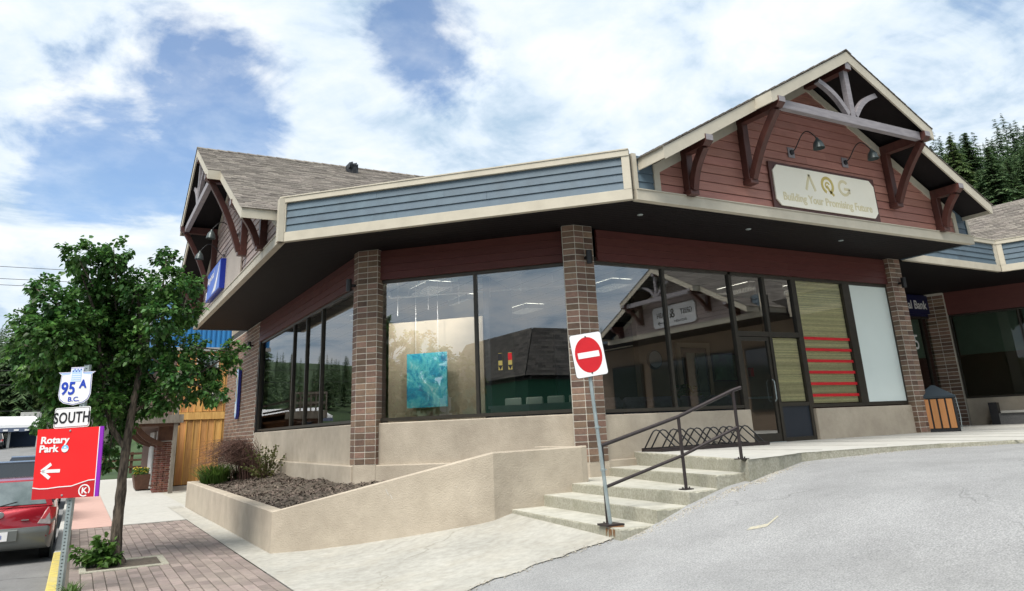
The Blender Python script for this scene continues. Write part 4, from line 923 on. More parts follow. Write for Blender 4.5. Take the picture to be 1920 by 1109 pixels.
# main sign
def chamf(w, h, c): return [(-w/2+c, -h/2), (w/2-c, -h/2), (w/2, -h/2+c), (w/2, h/2-c), (w/2-c, h/2), (-w/2+c, h/2), (-w/2, h/2-c), (-w/2, -h/2+c)]
def rpoly(w, h): return [(-w/2, -h/2), (w/2, -h/2), (w/2, h/2), (-w/2, h/2)]
def arcpts(r, a0, a1, n, sx=1.0): return [(math.cos(rad(a0+(a1-a0)*k/n))*r*sx, math.sin(rad(a0+(a1-a0)*k/n))*r) for k in range(n+1)]
sg = thing('shop_sign', 'ivory sign with gold AQG letters and Building Your Promising Future below', 'sign', FC(0.03, -.05, 6.16))
So = (.03, 6.66)
FS = lambda a, b, c: FC(So[0]+a, b-.05, So[1]+c)
bk = plate(FS, rpoly(3.58, 1.08), -.01, .03, m_timber, 'backing_board', sg)
fp = plate(FS, chamf(3.42, .94, .14), .03, .06, m_ivory, 'panel', sg)
def ring(F, cx_, cy_, r0, r1, a0, a1, m, par, b0=.06, b1=.066, name='letter', n=22, sx=1.0):
    o_ = arcpts(r1, a0, a1, n, sx); i_ = arcpts(r0, a0, a1, n, sx); B = MB()
    for k in range(n): B.prism([F(cx_+x, b0, cy_+y) for x, y in (i_[k], i_[k+1], o_[k+1], o_[k])], [F(cx_+x, b1, cy_+y) for x, y in (i_[k], i_[k+1], o_[k+1], o_[k])])
    return B.build(name, m, par)
def strokes(F, segs, w, m, par, b0=.06, b1=.066, name='letter'):
    B = MB()
    for (x0, y0, x1, y1) in segs:
        d = Vector((x1-x0, y1-y0)).normalized(); n = Vector((-d.y, d.x))*w/2
        q = [(x0-n.x, y0-n.y), (x1-n.x, y1-n.y), (x1+n.x, y1+n.y), (x0+n.x, y0+n.y)]
        B.prism([F(x, b0, y) for x, y in q], [F(x, b1, y) for x, y in q])
    return B.build(name, m, par)
strokes(FS, [(-.71, -.02, -.56, .36), (-.56, .36, -.41, -.02)], .065, m_golds, fp)
ring(FS, .03, .17, .145, .215, -75, 250, m_gold, fp); strokes(FS, [(.0, .16, .10, .02), (.10, .02, .21, -.06)], .06, m_gold, fp); ring(FS, .03, .17, .05, .085, 20, 250, m_gold, fp)
ring(FS, .60, .17, .135, .20, 45, 330, m_golds, fp); strokes(FS, [(.60, .15, .80, .15), (.775, .15, .775, .05)], .06, m_golds, fp)
textobj('Building Your Promising Future', FS, 0, -.33, .062, .255, m_golds, fp, 'lettering', 'CENTER', sx=.93, bold=.004)
# beige board and blue box sign on the street gable
bb_ = thing('blank_sign_board', 'blank beige board on the mauve gable behind the blue box sign', 'sign', FA(-.1, -.05, 6.15))
FQ = lambda a, b, c: FA(-.10+a, b-.05, 6.67+c)
plate(FQ, rpoly(5.1, 1.05), -.01, .03, mat('beige_board_paint', (.44, .38, .33), (.40, .345, .30), 2, .6), 'board', bb_)
bs = thing('box_sign', 'blue box sign with white swoosh and lettering high on the street gable', 'sign', FA(-1.6, .1, 6.2))
FX = lambda a, b, c: FA(-1.65+a, b, 6.68+c)
bx = plate(FX, rpoly(2.9, .92), -.02, .13, mat('deep_blue_box', (.012, .035, .36), (.01, .03, .33), 3, .4), 'cabinet', bs)
fc = plate(FX, rpoly(2.82, .86), .13, .14, m_bluelight, 'face', bs)
b = MB()
n = 14
for k in range(n):
    t0, t1 = k/n, (k+1)/n
    f0 = lambda t: (-.2+1.55*t, -.42+.80*t**1.7); f1 = lambda t: (.75+.65*t, -.42+.78*t**1.3)
    q = [f0(t0), f1(t0), f1(t1), f0(t1)]; b.prism([FX(x*.93, .14, y*.95) for x, y in q], [FX(x*.93, .146, y*.95) for x, y in q])
b.build('swoosh', m_white, fc)
textobj('Regional', FX, -.5, .08, .143, .34, m_white, fc, 'lettering', 'CENTER', sx=1.2, shear=.2, rot=.05)
plate(FX, [(-1.4, -.38), (-1.25, -.38), (-1.2, .30), (-1.38, .22)], .14, .145, m_white, 'white_stroke', fc)
# small vertical plaque on the brick wall
FP = frame((5.33, 31.7, 0), (0, -1, 0), (-1, 0, 0)); pq = thing('wall_plaque', 'narrow blue and gold vertical plaque with rounded foot on the brick street wall', 'sign', (5.33, 31.7, 3.0))
pts = [(-.22, .95), (.22, .95)]+[(.22*math.cos(t), -.75+.22*math.sin(t)) for t in np.linspace(0, -math.pi, 9)]
p_ = plate(lambda a, b, c: FP(a, b, 3.55+c), pts, .02, .12, mat('plaque_navy', (.02, .03, .22), (.018, .025, .2), 3, .4), 'plaque', pq)
plate(lambda a, b, c: FP(a*.8, b, 3.55+c*.96), pts, .12, .13, m_paleb, 'face', p_)
for k, (ch) in enumerate('YAHK'[:0]): pass
strokes(lambda a, b, c: FP(a, b, 3.55+c), [(-.08, .7, .1, .45), (.1, .45, -.08, .2), (-.08, .2, .1, -.05), (.1, -.05, -.08, -.3)], .09, m_gold, p_, .13, .14, 'emblem')
strokes(lambda a, b, c: FP(a, b, 3.55+c), [(0, -.4, 0, -.75)], .2, m_white, p_, .13, .14, 'emblem')
b = MB(); b.box(FP, -.05, .05, .0, .2, 1.55, 1.6); b.build('wall_tap', m_dark, building)

# =================================================================== ROUTE SIGN ASSEMBLY
th = rad(29.5); uu = Vector((math.cos(th), -math.sin(th), 0)); nn = Vector((-math.sin(th), -math.cos(th), 0))
RO = Vector((0.0, 12.3, 0))
FR = lambda a, b, c: RO+uu*a+nn*b+Vector((0, 0, c))
rs = thing('route_sign', 'green grey perforated steel post carrying the 95A shield, SOUTH plate and red Rotary Park panel', 'road sign', (0, 12.3, 0))
b = MB(); b.box(FR, -.035, -.031, -.03, .03, -.1, 2.9); b.box(FR, .031, .035, -.03, .03, -.1, 2.9); b.box(FR, -.031, .031, -.032, -.028, -.1, 2.9)
z = -.1
while z < 2.88:
    b.box(FR, -.031, -.011, .026, .030, z, z+.042); b.box(FR, .011, .031, .026, .030, z, z+.042); b.box(FR, -.011, .011, .026, .030, z+.013, z+.042); z += .042
b.build('perforated_post', m_galv, rs)
# red panel
FRp = lambda a, b, c: RO+uu*a+nn*(b+.05)+Vector((0, 0, c))
q = [(-.492, 1.158), (.335, 1.168), (.300, 2.058), (-.538, 2.052)]
rp = plate(FRp, q, 0, .02, m_rotary, 'direction_panel', rs)
wv = [(-.492, 1.158), (.335, 1.168), (.323, 1.375), (.24, 1.37), (.12, 1.335), (.02, 1.305), (-.15, 1.30), (-.3, 1.285), (-.40, 1.285), (-.50, 1.30)]
plate(FRp, wv, .02, .023, m_rotdk, 'dark_band', rp)
ws = wv[2:]; b = MB()
for (x0, y0), (x1, y1) in zip(ws[:-1], ws[1:]): b.prism([FRp(x, .023, y) for x, y in ((x0, y0), (x1, y1), (x1, y1+.012), (x0, y0+.012))], [FRp(x, .026, y) for x, y in ((x0, y0), (x1, y1), (x1, y1+.012), (x0, y0+.012))])
b.build('white_line', m_white, rp)
plate(FRp, [(.345, 1.168), (.395, 1.168), (.362, 2.062), (.311, 2.060)], 0, .022, m_purple, 'purple_strip', rp)
plate(FRp, [(.335, 1.168), (.345, 1.168), (.311, 2.06), (.300, 2.058)], 0, .021, m_white, 'white_edge', rp)
textobj('Rotary', FRp, -.475, 1.865, .022, .125, m_white, rp, 'lettering', sx=1.12, bold=.004); textobj('Park', FRp, -.48, 1.755, .022, .125, m_white, rp, 'lettering', sx=1.12, bold=.004)
ring(FRp, -.13, 1.79, 0, .048, 0, 360, m_skyb, rp, .021, .024, 'park_roundel'); ring(FRp, -.13, 1.79, 0, .047, 180, 360, m_white, rp, .0245, .0262, 'park_roundel'); ring(FRp, -.13, 1.80, 0, .018, 0, 180, m_white, rp, .0245, .0262, 'park_roundel')
strokes(FRp, [(-.40, 1.51, -.16, 1.51), (-.41, 1.51, -.29, 1.60), (-.41, 1.51, -.29, 1.42)], .042, m_white, rp, .021, .0245, 'arrow')
ring(FRp, .20, 1.25, .062, .077, -30, 300, m_white, rp, .0235, .027, 'roundel_mark'); textobj('K', FRp, .20, 1.215, .024, .10, m_white, rp, 'lettering', 'CENTER', bold=.003, sx=1.1)
for a, c in ((-.09, 1.20), (-.09, 2.02)): b = MB(); b.lathe([(.001, .012), (.012, .010), (.014, 0)], FRp(a, .02, c), nn, 10); b.build('bolt', m_galv, rp)
# SOUTH plate
FRs = lambda a, b, c: RO+uu*(a-.105)+nn*(b+.04)+Vector((0, 0, c+2.195))
w_, h_ = .49, .27
tl = math.radians(1.5)
FRt = lambda a, b, c: FRs(a*math.cos(tl)-c*math.sin(tl), b, a*math.sin(tl)+c*math.cos(tl))
sp = plate(FRt, rrect(w_, h_, .03), 0, .004, m_white, 'direction_plate', rs); plate(FRt, rrect(w_-.02, h_-.02, .025), .004, .0055, m_blk, 'border', sp); plate(FRt, rrect(w_-.034, h_-.034, .02), .0055, .007, m_white, 'face', sp)
textobj('SOUTH', FRt, 0, -.068, .008, .20, m_blk, sp, 'lettering', 'CENTER', sx=.72, bold=.004, space=1.08)
# shield
FRh = lambda a, b, c: RO+uu*(a-.115)+nn*(b+.04)+Vector((0, 0, c+2.60))
shield = [(-.26, .205), (-.215, .17), (-.225, -.10), (-.20, -.17), (-.14, -.215), (0, -.245), (.14, -.215), (.20, -.17), (.225, -.10), (.215, .17), (.26, .205), (.09, .205), (.09, .27), (-.09, .27), (-.09, .205)]
def scl(p, s, oy=0): return [(x*s, (y-.0)*s+oy) for x, y in p]
s0 = plate(FRh, shield, 0, .004, m_white, 'route_shield', rs); plate(FRh, scl(shield, .965), .004, .0055, m_navyp, 'border', s0); plate(FRh, scl(shield, .935), .0055, .007, m_white, 'face', s0)
b = MB(); b.prism([FRh(x, .007, y) for x, y in ((-.225, .19), (-.09, .19), (-.09, .175), (-.20, .165))], [FRh(x, .008, y) for x, y in ((-.225, .19), (-.09, .19), (-.09, .175), (-.20, .165))]); b.prism([FRh(x, .007, y) for x, y in ((.225, .19), (.09, .19), (.09, .175), (.20, .165))], [FRh(x, .008, y) for x, y in ((.225, .19), (.09, .19), (.09, .175), (.20, .165))]); b.build('border', m_paleb, s0)
plate(FRh, rpoly(.14, .17), .007, .009, m_paleb, 'crest', s0, (0, .155))
for k in range(6): plate(FRh, rpoly(.016, .018), .009, .010, m_navyp, 'crest_mark', s0, (-.055+.022*k, .235 if k % 2 else .215))
for k in range(4): plate(FRh, rpoly(.12, .008), .009, .010, m_white, 'crest_mark', s0, (0, .17-.03*k))
textobj('95', FRh, -.195, -.095, .008, .235, m_navyp, s0, 'lettering', sx=.86, bold=.006); textobj('A', FRh, .06, -.012, .008, .15, m_navyp, s0, 'lettering', sx=.9, bold=.006)
textobj('B.C.', FRh, 0, -.19, .008, .085, m_navyp, s0, 'lettering', 'CENTER', sx=1.15, bold=.001)

# =================================================================== CARS
def car(name, label, x0, y0, z0, W_, L_, Ht, body, lower, rear='wagon', group='cars parked along the kerb', rails=True, facing=1, detail=True, plate_txt=None):
    """x0 = right side at the kerb, y0 = rearmost point; car points along +Y*facing"""
    t = thing(name, label, 'car', (x0-W_/2, y0+L_/2*facing, z0), group)
    F = lambda a, b, c: Vector((x0-W_/2+a, y0+b*facing, z0+c))    # a right, b forward
    hw = W_/2
    # body sections: (b, zlow, zbelt, halfwidth)
    sec = [(0.0, .36, .58, hw*.86), (.05, .28, .80, hw*.93), (.14, .24, .95, hw*.97), (.5, .22, .98, hw), (L_*.5, .20, .96, hw), (L_*.72, .20, .93, hw), (L_*.80, .21, .90, hw*.99), (L_*.95, .24, .74, hw*.93), (L_, .32, .55, hw*.82)]
    def loop(b, zl, zb, w):
        return [(-w*.97, zl), (-w*1.0, zl+(zb-zl)*.35), (-w*.995, zl+(zb-zl)*.7), (-w*.93, zb), (w*.93, zb), (w*.995, zl+(zb-zl)*.7), (w, zl+(zb-zl)*.35), (w*.97, zl)]
    B = MB(); n = 8
    for b, zl, zb, w in sec: B.v += [tuple(F(a, b, c)) for a, c in loop(b, zl, zb, w)]
    kl, ku = B.mid(lower), B.mid(body)
    for i in range(len(sec)-1):
        for j in range(n):
            B.f.append((i*n+j, i*n+(j+1) % n, (i+1)*n+(j+1) % n, (i+1)*n+j)); B.mi.append(kl if j in (0, 6, 7) else ku)
    B.f.append(tuple(range(n))); B.mi.append(kl); B.f.append(tuple(reversed(range((len(sec)-1)*n, len(sec)*n)))); B.mi.append(ku)
    bo = B.build('body', None, t, smooth=True)
    # cabin
    cb = {'wagon': [(.13, .95, hw*.90), (.42, Ht-.03, hw*.70), (.62, Ht, hw*.72), (L_*.50, Ht-.02, hw*.72), (L_*.74, .92, hw*.88)],
          'sedan': [(.75, .96, hw*.88), (1.35, Ht-.02, hw*.68), (1.7, Ht, hw*.70), (L_*.52, Ht-.03, hw*.70), (L_*.74, .92, hw*.88)]}[rear]
    B = MB(); (b0, z_0, w0), (b1, z1, w1), (b2, z2, w2), (b3, z3, w3), (b4, z4, w4) = cb
    wb = hw*.93; zb = .955
    V = lambda a, b, c: F(a, b, c)
    R = [(b0, wb), (b4, wb)]
    B.face([V(-wb, b0, zb), V(wb, b0, zb), V(w1, b1, z1), V(-w1, b1, z1)])
    for s in (-1, 1): B.face([V(s*wb, b0, zb), V(s*wb, b4, zb), V(s*w3, b3, z3), V(s*w2, b2, z2), V(s*w1, b1, z1)])
    B.face([V(-w1, b1, z1), V(w1, b1, z1), V(w2, b2, z2), V(-w2, b2, z2)]); B.face([V(-w2, b2, z2), V(w2, b2, z2), V(w3, b3, z3), V(-w3, b3, z3)]); B.face([V(-w3, b3, z3), V(w3, b3, z3), V(wb, b4, zb-.03), V(-wb, b4, zb-.03)])
    B.v = [tuple(v) for v in B.v]; B.build('cabin', body, t, bevel=.02, smooth=True)
    def lerp3(A, Bq, k): return A+(Bq-A)*k
    def quadglass(p, inset, name, m, lift=.012):
        c = sum(p, Vector((0, 0, 0)))/len(p); nrm_ = (p[1]-p[0]).cross(p[2]-p[1]).normalized()
        cc = F(0, L_/2, .9)
        if nrm_.dot(c-cc) < 0: nrm_ = -nrm_
        q = [lerp3(c, x, inset)+nrm_*lift for x in p]; B = MB(); B.prism([x-nrm_*lift*1.5 for x in q], q); B.build(name, m, t)
    quadglass([V(-wb, b0, zb), V(wb, b0, zb), V(w1, b1, z1), V(-w1, b1, z1)], .86, 'rear_window', m_carglassl if body is m_carred else m_carglass)
    for s in (-1, 1):
        pA, pB = V(s*wb, b0+.2, zb), V(s*wb, b4-.3, zb); pC, pD = V(s*w3, b3, z3), V(s*w1, b1+.12, z1); m1, m2 = lerp3(pA, pB, .30), lerp3(pD, pC, .30); m3, m4 = lerp3(pA, pB, .64), lerp3(pD, pC, .66)
        quadglass([pA, m1, m2, pD], .86, 'side_window', m_carglass, .022); quadglass([m1, m3, m4, m2], .90, 'side_window', m_carglass, .022); quadglass([m3, pB, pC, m4], .88, 'side_window', m_carglass, .022)
    # wheels
    for b in (L_*.19+.05, L_*.80):
        for s in (-1, 1):
            c = F(s*(hw-.11), b, .31); w = MB(); w.lathe([(.20, -.10), (.29, -.10), (.31, -.07), (.31, .07), (.29, .10), (.20, .10)], c, (s, 0, 0), 24); wh = w.build('wheel', m_tyre, t, smooth=True)
            w = MB(); w.lathe([(.20, .085), (.17, .07), (.06, .085), (.001, .09)], c, (s, 0, 0), 20); w.build('rim', m_rim, wh, smooth=True)
            w = MB(); w.lathe([(.35, -.02), (.365, .0), (.35, .02)], F(s*(hw-.01), b, .31), (s, 0, 0), 24); w.build('wheel_arch', lower, t)
    # tail lamps
    for s in (-1, 1):
        a1, a0 = s*(hw*.95), s*(hw*.62)
        q = [V(s*hw*.67, .035, .67), V(s*hw*.90, .04, .645), V(s*hw*.985, .16, .70), V(s*hw*.97, .19, .92), V(s*hw*.84, .10, .93)]
        B = MB(); B.prism(q, [p+Vector((s*.018, -.03*facing, 0)) for p in q]); tl_ = B.build('tail_light', m_lampwh, t)
        q2 = [lerp3(q[0], q[4], .28), lerp3(q[1], q[3], .28), lerp3(q[2], q[3], .3), q[3], q[4]]
        B = MB(); B.prism([p+Vector((s*.018, -.03*facing, 0)) for p in q2], [p+Vector((s*.024, -.038*facing, 0)) for p in q2]); B.build('red_lens', m_lampred, tl_)
    # bumper
    B = MB(); B.prism([V(-hw*.90, .02, .36), V(hw*.90, .02, .36), V(hw*.985, .22, .36), V(-hw*.985, .22, .36)], [V(-hw*.90, -.02, .62), V(hw*.90, -.02, .62), V(hw*.99, .20, .62), V(-hw*.99, .20, .62)]); B.build('bumper', lower, t, bevel=.03, smooth=True)
    B = MB(); B.box(F, -.17, .17, .0, .02, .42, .56)
    if plate_txt:
        B = MB(); B.box(F, -.30, .30, -.04, -.015, .40, .59); hs = B.build('plate_recess', m_cargrey, t, bevel=.01)
        B = MB(); B.box(F, -.15, .15, -.05, -.041, .42, .57); pl2 = B.build('licence_plate', m_white, t)
        FQ2 = lambda a, b, c: F(a, -b-.05, c); textobj(plate_txt, FQ2, 0, .455, .002, .095, m_navyp, pl2, 'lettering', 'CENTER', sx=.95, depth=.001)
        for a in (-.02,): B = MB(); B.tube([V(-.1, .05, .98), V(.22, .12, 1.05)], .010, 6); B.build('rear_wiper', m_dark, t)
        B = MB(); B.lathe([(.001, .01), (.05, .006), (.055, 0)], V(0, .02, .85), (0, -1, 0), 14); B.build('badge', m_rim, t)
        B = MB(); B.box(F, hw*.38, hw*.52, -.0, .03, .735, .75); B.build('badge', m_rim, t)
    if rails:
        for s in (-1, 1): B = MB(); B.tube([V(s*w2*.92, b1+.05, z1+.0), V(s*w2*.92, b1+.15, z2+.055), V(s*w2*.92, b3-.15, z3+.06), V(s*w2*.92, b3, z3+.0)], .018, 6); B.build('roof_rail', m_dark, t)
    for s in (-1, 1): B = MB(); B.box(F, s*hw*1.0-.02 if s < 0 else hw*.98, s*hw*1.0+.0 if s < 0 else hw*.98+.02, b4-.65, b4-.5, .95, 1.06); B.box(F, min(s*hw, s*(hw+.17)), max(s*hw, s*(hw+.17)), b4-.62, b4-.54, .95, 1.08); B.build('door_mirror', body, t)
    return t
car('parked_car', 'red wagon with grey lower body parked nearest at the yellow kerb', -.22, 17.05, -.15, 1.70, 4.4, 1.44, m_carred, m_cargrey, 'wagon', plate_txt='158')
car('parked_car', 'black car with dark rear window parked just ahead of the red wagon', -.32, 23.6, -.15, 1.85, 4.7, 1.68, m_carblk, m_carblk, 'wagon', rails=False)
car('parked_car', 'dark blue grey car parked beyond the black car', -.35, 30.6, -.15, 1.80, 4.6, 1.75, m_carblue, m_carblk, 'wagon', rails=False)
car('parked_car', 'black car at the far end of the kerbside row', -.35, 38.5, -.14, 1.8, 4.6, 1.55, m_carblk, m_carblk, 'sedan', rails=False)
car('parked_car', 'dark pickup sized car standing across the road in front of the white roofed shop', -8.4, 86, 1.3, 1.9, 5.0, 1.75, m_carblue, m_carblk, 'wagon', 'cars near the white roofed shop', rails=False)
car('parked_car', 'dark car facing the white roofed shop beside its entrance', -7.0, 99, 2.0, 1.9, 4.8, 1.6, m_carblk, m_carblk, 'sedan', 'cars near the white roofed shop', rails=False)

# =================================================================== STREET TREE
BLOBS = [(-0.48, 14.23, 4.87, 0.29), (-0.19, 14.78, 4.8, 0.38), (0.19, 14.47, 4.95, 0.31), (0.21, 14.89, 4.56, 0.45), (1.05, 14.93, 5.04, 0.26), (1.04, 13.92, 4.43, 0.34), (1.0, 13.82, 3.87, 0.42), (-1.0, 15.31, 4.48, 0.27), (-0.68, 14.27, 4.05, 0.34), (-0.85, 14.22, 3.61, 0.43), (-1.08, 15.59, 3.41, 0.36), (-0.36, 14.65, 3.85, 0.59), (0.21, 15.31, 3.87, 0.67), (0.81, 14.66, 3.52, 0.59), (1.49, 14.95, 4.59, 0.28), (1.4, 14.07, 3.92, 0.3), (1.49, 14.94, 3.47, 0.4), (-0.83, 15.36, 3.12, 0.46), (-0.36, 14.74, 3.16, 0.59), (0.3, 15.13, 3.01, 0.6), (0.97, 15.01, 3.0, 0.5), (1.3, 13.92, 2.91, 0.37), (1.79, 15.16, 2.82, 0.41), (2.05, 14.86, 3.08, 0.35), (2.23, 14.34, 3.32, 0.24), (1.9, 13.86, 2.55, 0.23), (-0.31, 15.36, 2.68, 0.46), (0.19, 14.65, 2.46, 0.44), (0.69, 15.09, 2.37, 0.35), (0.55, 15.38, 1.85, 0.22), (0.49, 15.09, 1.6, 0.2), (-0.18, 15.46, 4.36, 0.47), (0.59, 14.51, 4.37, 0.39), (-1.24, 15.24, 3.91, 0.2), (1.22, 14.6, 2.61, 0.39), (-0.16, 15.48, 3.5, 0.62), (0.53, 15.38, 4.18, 0.52), (-0.6, 13.98, 3.42, 0.47)]
def leaf(V_, F_, c, out, size):
    """six vertex folded leaf, drooping"""
    d = (out+Vector((random.gauss(0, .45), random.gauss(0, .45), random.gauss(-.35, .4)))).normalized()
    up = Vector((random.gauss(0, .5), random.gauss(0, .5), 1)); s = d.cross(up)
    if s.length < 1e-3: s = Vector((1, 0, 0))
    s.normalize(); n_ = s.cross(d).normalized(); L2 = size; w = size*.42
    i = len(V_)
    V_ += [tuple(c), tuple(c+d*L2*.35+s*w+n_*w*.25), tuple(c+d*L2*.75+s*w*.6+n_*w*.1-Vector((0, 0, L2*.08))), tuple(c+d*L2-Vector((0, 0, L2*.22))), tuple(c+d*L2*.75-s*w*.6+n_*w*.1-Vector((0, 0, L2*.08))), tuple(c+d*L2*.35-s*w+n_*w*.25), tuple(c+d*L2*.6-Vector((0, 0, L2*.03)))]
    F_ += [(i, i+1, i+2, i+6), (i+6, i+2, i+3), (i+6, i+3, i+4), (i, i+6, i+4, i+5)]
def tree(loc, blobs, trunk, limbs, label, cat='tree', m=None, dens=900, lsize=.085, group=None, sprig=True, tm=None, twigs=True, name='deciduous_tree', shrink=.84):
    t = thing(name, label, cat, loc, group)
    B = MB()
    B.tube([Vector(p[:3]) for p in trunk], [p[3] for p in trunk], 12)
    for lb in limbs: B.tube([Vector(p[:3]) for p in lb], [p[3] for p in lb], 8)
    B.build('trunk', tm or m_bark, t, smooth=True)
    V_, F_ = [], []; TW = MB()
    ctr = sum((Vector(b[:3]) for b in blobs), Vector((0, 0, 0)))/len(blobs)
    for bx_, by_, bz_, r in blobs:
        c = Vector((bx_, by_, bz_)); r *= shrink; n = int(dens*(r/.4)**2.1)
        if twigs: TW.tube([c.lerp(ctr, min(.5, .6/max(.6, (c-ctr).length))), c, c+(c-ctr).normalized()*r*.7], [.014, .009, .004], 5)
        ns = max(4, int(n/16)); 
        for k in range(ns):
            # sprig: a twig carrying ~16 leaves
            v = Vector((random.gauss(0, 1), random.gauss(0, 1), random.gauss(0, 1))).normalized()*(r*random.uniform(.15, 1.0)**.6)
            p0 = c+v; dr = (v.normalized()+Vector((0, 0, .35))+(p0-ctr).normalized()*.5).normalized(); ll = random.uniform(.08, .19)*(r/.4)**.5
            for j in range(16):
                p = p0+dr*(ll*j/15)+Vector((random.gauss(0, .035), random.gauss(0, .035), random.gauss(0, .03)))*(lsize/.085); leaf(V_, F_, p, (v.normalized()+Vector((random.gauss(0, .6), random.gauss(0, .6), 0))), lsize*random.uniform(.6, 1.15))
    me = bpy.data.meshes.new('crown'); base = Vector(loc); V_ = (np.array(V_)-np.array(base)).tolist(); me.from_pydata(V_, [], F_); me.materials.append(m or m_leaf); me.shade_smooth()
    o = bpy.data.objects.new('crown', me); COL.objects.link(o); o.parent = t; WL[o.name] = base; o['kind'] = 'stuff'
    if twigs: TW.build('twigs', tm or m_bark, t, kind='stuff')
    return t
trunk = [(.75, 14.72, -.02, .15), (.71, 14.7, .12, .105), (.70, 14.7, .6, .088), (.70, 14.7, 1.25, .08), (.71, 14.7, 1.84, .072), (.74, 14.72, 2.4, .062), (.80, 14.75, 3.05, .05), (.72, 14.7, 3.9, .035), (.6, 14.7, 4.5, .02)]
_z = np.linspace(-.02, 4.5, 46); _c = np.array(trunk)
trunk = [(float(np.interp(z, _c[:, 2], _c[:, 0]))+random.gauss(0, .004), float(np.interp(z, _c[:, 2], _c[:, 1]))+random.gauss(0, .002), float(z), float(np.interp(z, _c[:, 2], _c[:, 3]))*random.uniform(.92, 1.02)) for z in _z]
limbs = [[(.70, 14.7, 1.75, .05), (.45, 14.75, 2.1, .045), (.22, 14.8, 2.9, .036), (.05, 14.8, 3.9, .026), (-.3, 14.6, 4.7, .012)],
         [(.74, 14.72, 2.3, .04), (1.2, 14.8, 2.75, .03), (1.8, 14.9, 3.0, .02), (2.25, 14.5, 3.3, .010)], [(.8, 14.75, 3.0, .035), (1.1, 14.6, 3.6, .026), (1.0, 14.4, 4.4, .018), (1.04, 14.7, 5.0, .008)],
         [(.2, 14.8, 2.9, .03), (-.4, 14.9, 3.2, .022), (-1.0, 15.2, 3.5, .012)], [(1.1, 14.6, 3.5, .02), (1.4, 14.7, 4.1, .014), (1.5, 14.9, 4.6, .008)], [(.1, 14.8, 3.6, .02), (-.6, 14.6, 4.1, .014), (-1.0, 15.2, 4.5, .008)]]
BLOBS = [((x*.90+.06 if x < 0 else x), y, z, r) for x, y, z, r in BLOBS]
tree((.72, 14.7, 0), BLOBS, trunk, limbs, 'young broadleaf street tree with dense dark green crown in the paved sidewalk', dens=1450, lsize=.086, shrink=.77)
# basal shoots
t = thing('basal_shoots', 'fresh green shoots sprouting at the foot of the street tree', 'plant', (.5, 14.45, 0))
V_, F_ = [], []; B = MB()
for k in range(46):
    a = random.uniform(2.2, 5.6); rr = random.uniform(.05, .5); top = Vector((.66+math.cos(a)*rr*1.05-.08, 14.6+math.sin(a)*rr*.8, random.uniform(.08, .48)*(1.1-rr))); B.tube([(.68, 14.62, 0), top*.5+Vector((.34, 7.3, .05)), top], [.006, .005, .003], 4)
    for j in range(11): p = Vector((.66, 14.62, .02)).lerp(top, random.uniform(.45, 1.05)); leaf(V_, F_, p, (top-Vector((.68, 14.6, 0))), random.uniform(.06, .12))
me = bpy.data.meshes.new('leaves'); me.from_pydata((np.array(V_)-np.array((.5, 14.45, 0))).tolist(), [], F_); me.materials.append(m_leaf2)
o = bpy.data.objects.new('leaves', me); COL.objects.link(o); o.parent = t; o['kind'] = 'stuff'; B.build('stems', m_leaf2, t, kind='stuff')
# planter plants
def tuft(name, label, c, n, h, w, m, curve=.5, cat='plant', thick=.012):
    t = thing(name, label, cat, c); B = MB(); c = Vector(c)
    for k in range(n):
        a = random.uniform(0, 6.28); r0 = random.uniform(0, w*.5); p = c+Vector((math.cos(a)*r0, math.sin(a)*r0, 0)); a2 = a+random.gauss(0, .6); hh = h*random.uniform(.55, 1.05); out = Vector((math.cos(a2), math.sin(a2), 0))*w*random.uniform(.3, 1)*curve; s = Vector((-math.sin(a2), math.cos(a2), 0))*thick
        p1 = p+out*.35+Vector((0, 0, hh*.6)); p2 = p+out+Vector((0, 0, hh))
        B.face([p-s, p+s, p1+s, p1-s]); B.face([p1-s, p1+s, p2])
    B.build('blades', m, t, kind='stuff', norm=False); return t
tuft('daylily_clump', 'bright green strappy clump at the far end of the planter', (3.62, 24.6, .6), 420, .62, .75, m_grassb, .8, thick=.018)
tuft('daylily_clump', 'low green strappy clump beside the dry bush', (4.3, 24.8, .62), 160, .45, .5, m_grassb, .8, thick=.015)
t = thing('sage_shrub', 'small grey green shrub against the tan wall in the planter', 'shrub', (4.75, 23.2, .65)); V_, F_ = [], []; B = MB()
for k in range(60):
    top = Vector((4.75+random.gauss(0, .28), 23.2+random.gauss(0, .3), .65+random.uniform(.3, 1.0))); B.tube([(4.75, 23.2, .62), top], [.006, .003], 4)
    for j in range(14): leaf(V_, F_, Vector((4.75, 23.2, .62)).lerp(top, random.uniform(.3, 1)), top-Vector((4.75, 23.2, .4)), random.uniform(.05, .09))
me = bpy.data.meshes.new('foliage'); me.from_pydata((np.array(V_)-np.array((4.75, 23.2, .65))).tolist(), [], F_); me.materials.append(m_leaf3); o = bpy.data.objects.new('foliage', me); COL.objects.link(o); o.parent = t; o['kind'] = 'stuff'; B.build('stems', m_twig, t, kind='stuff')
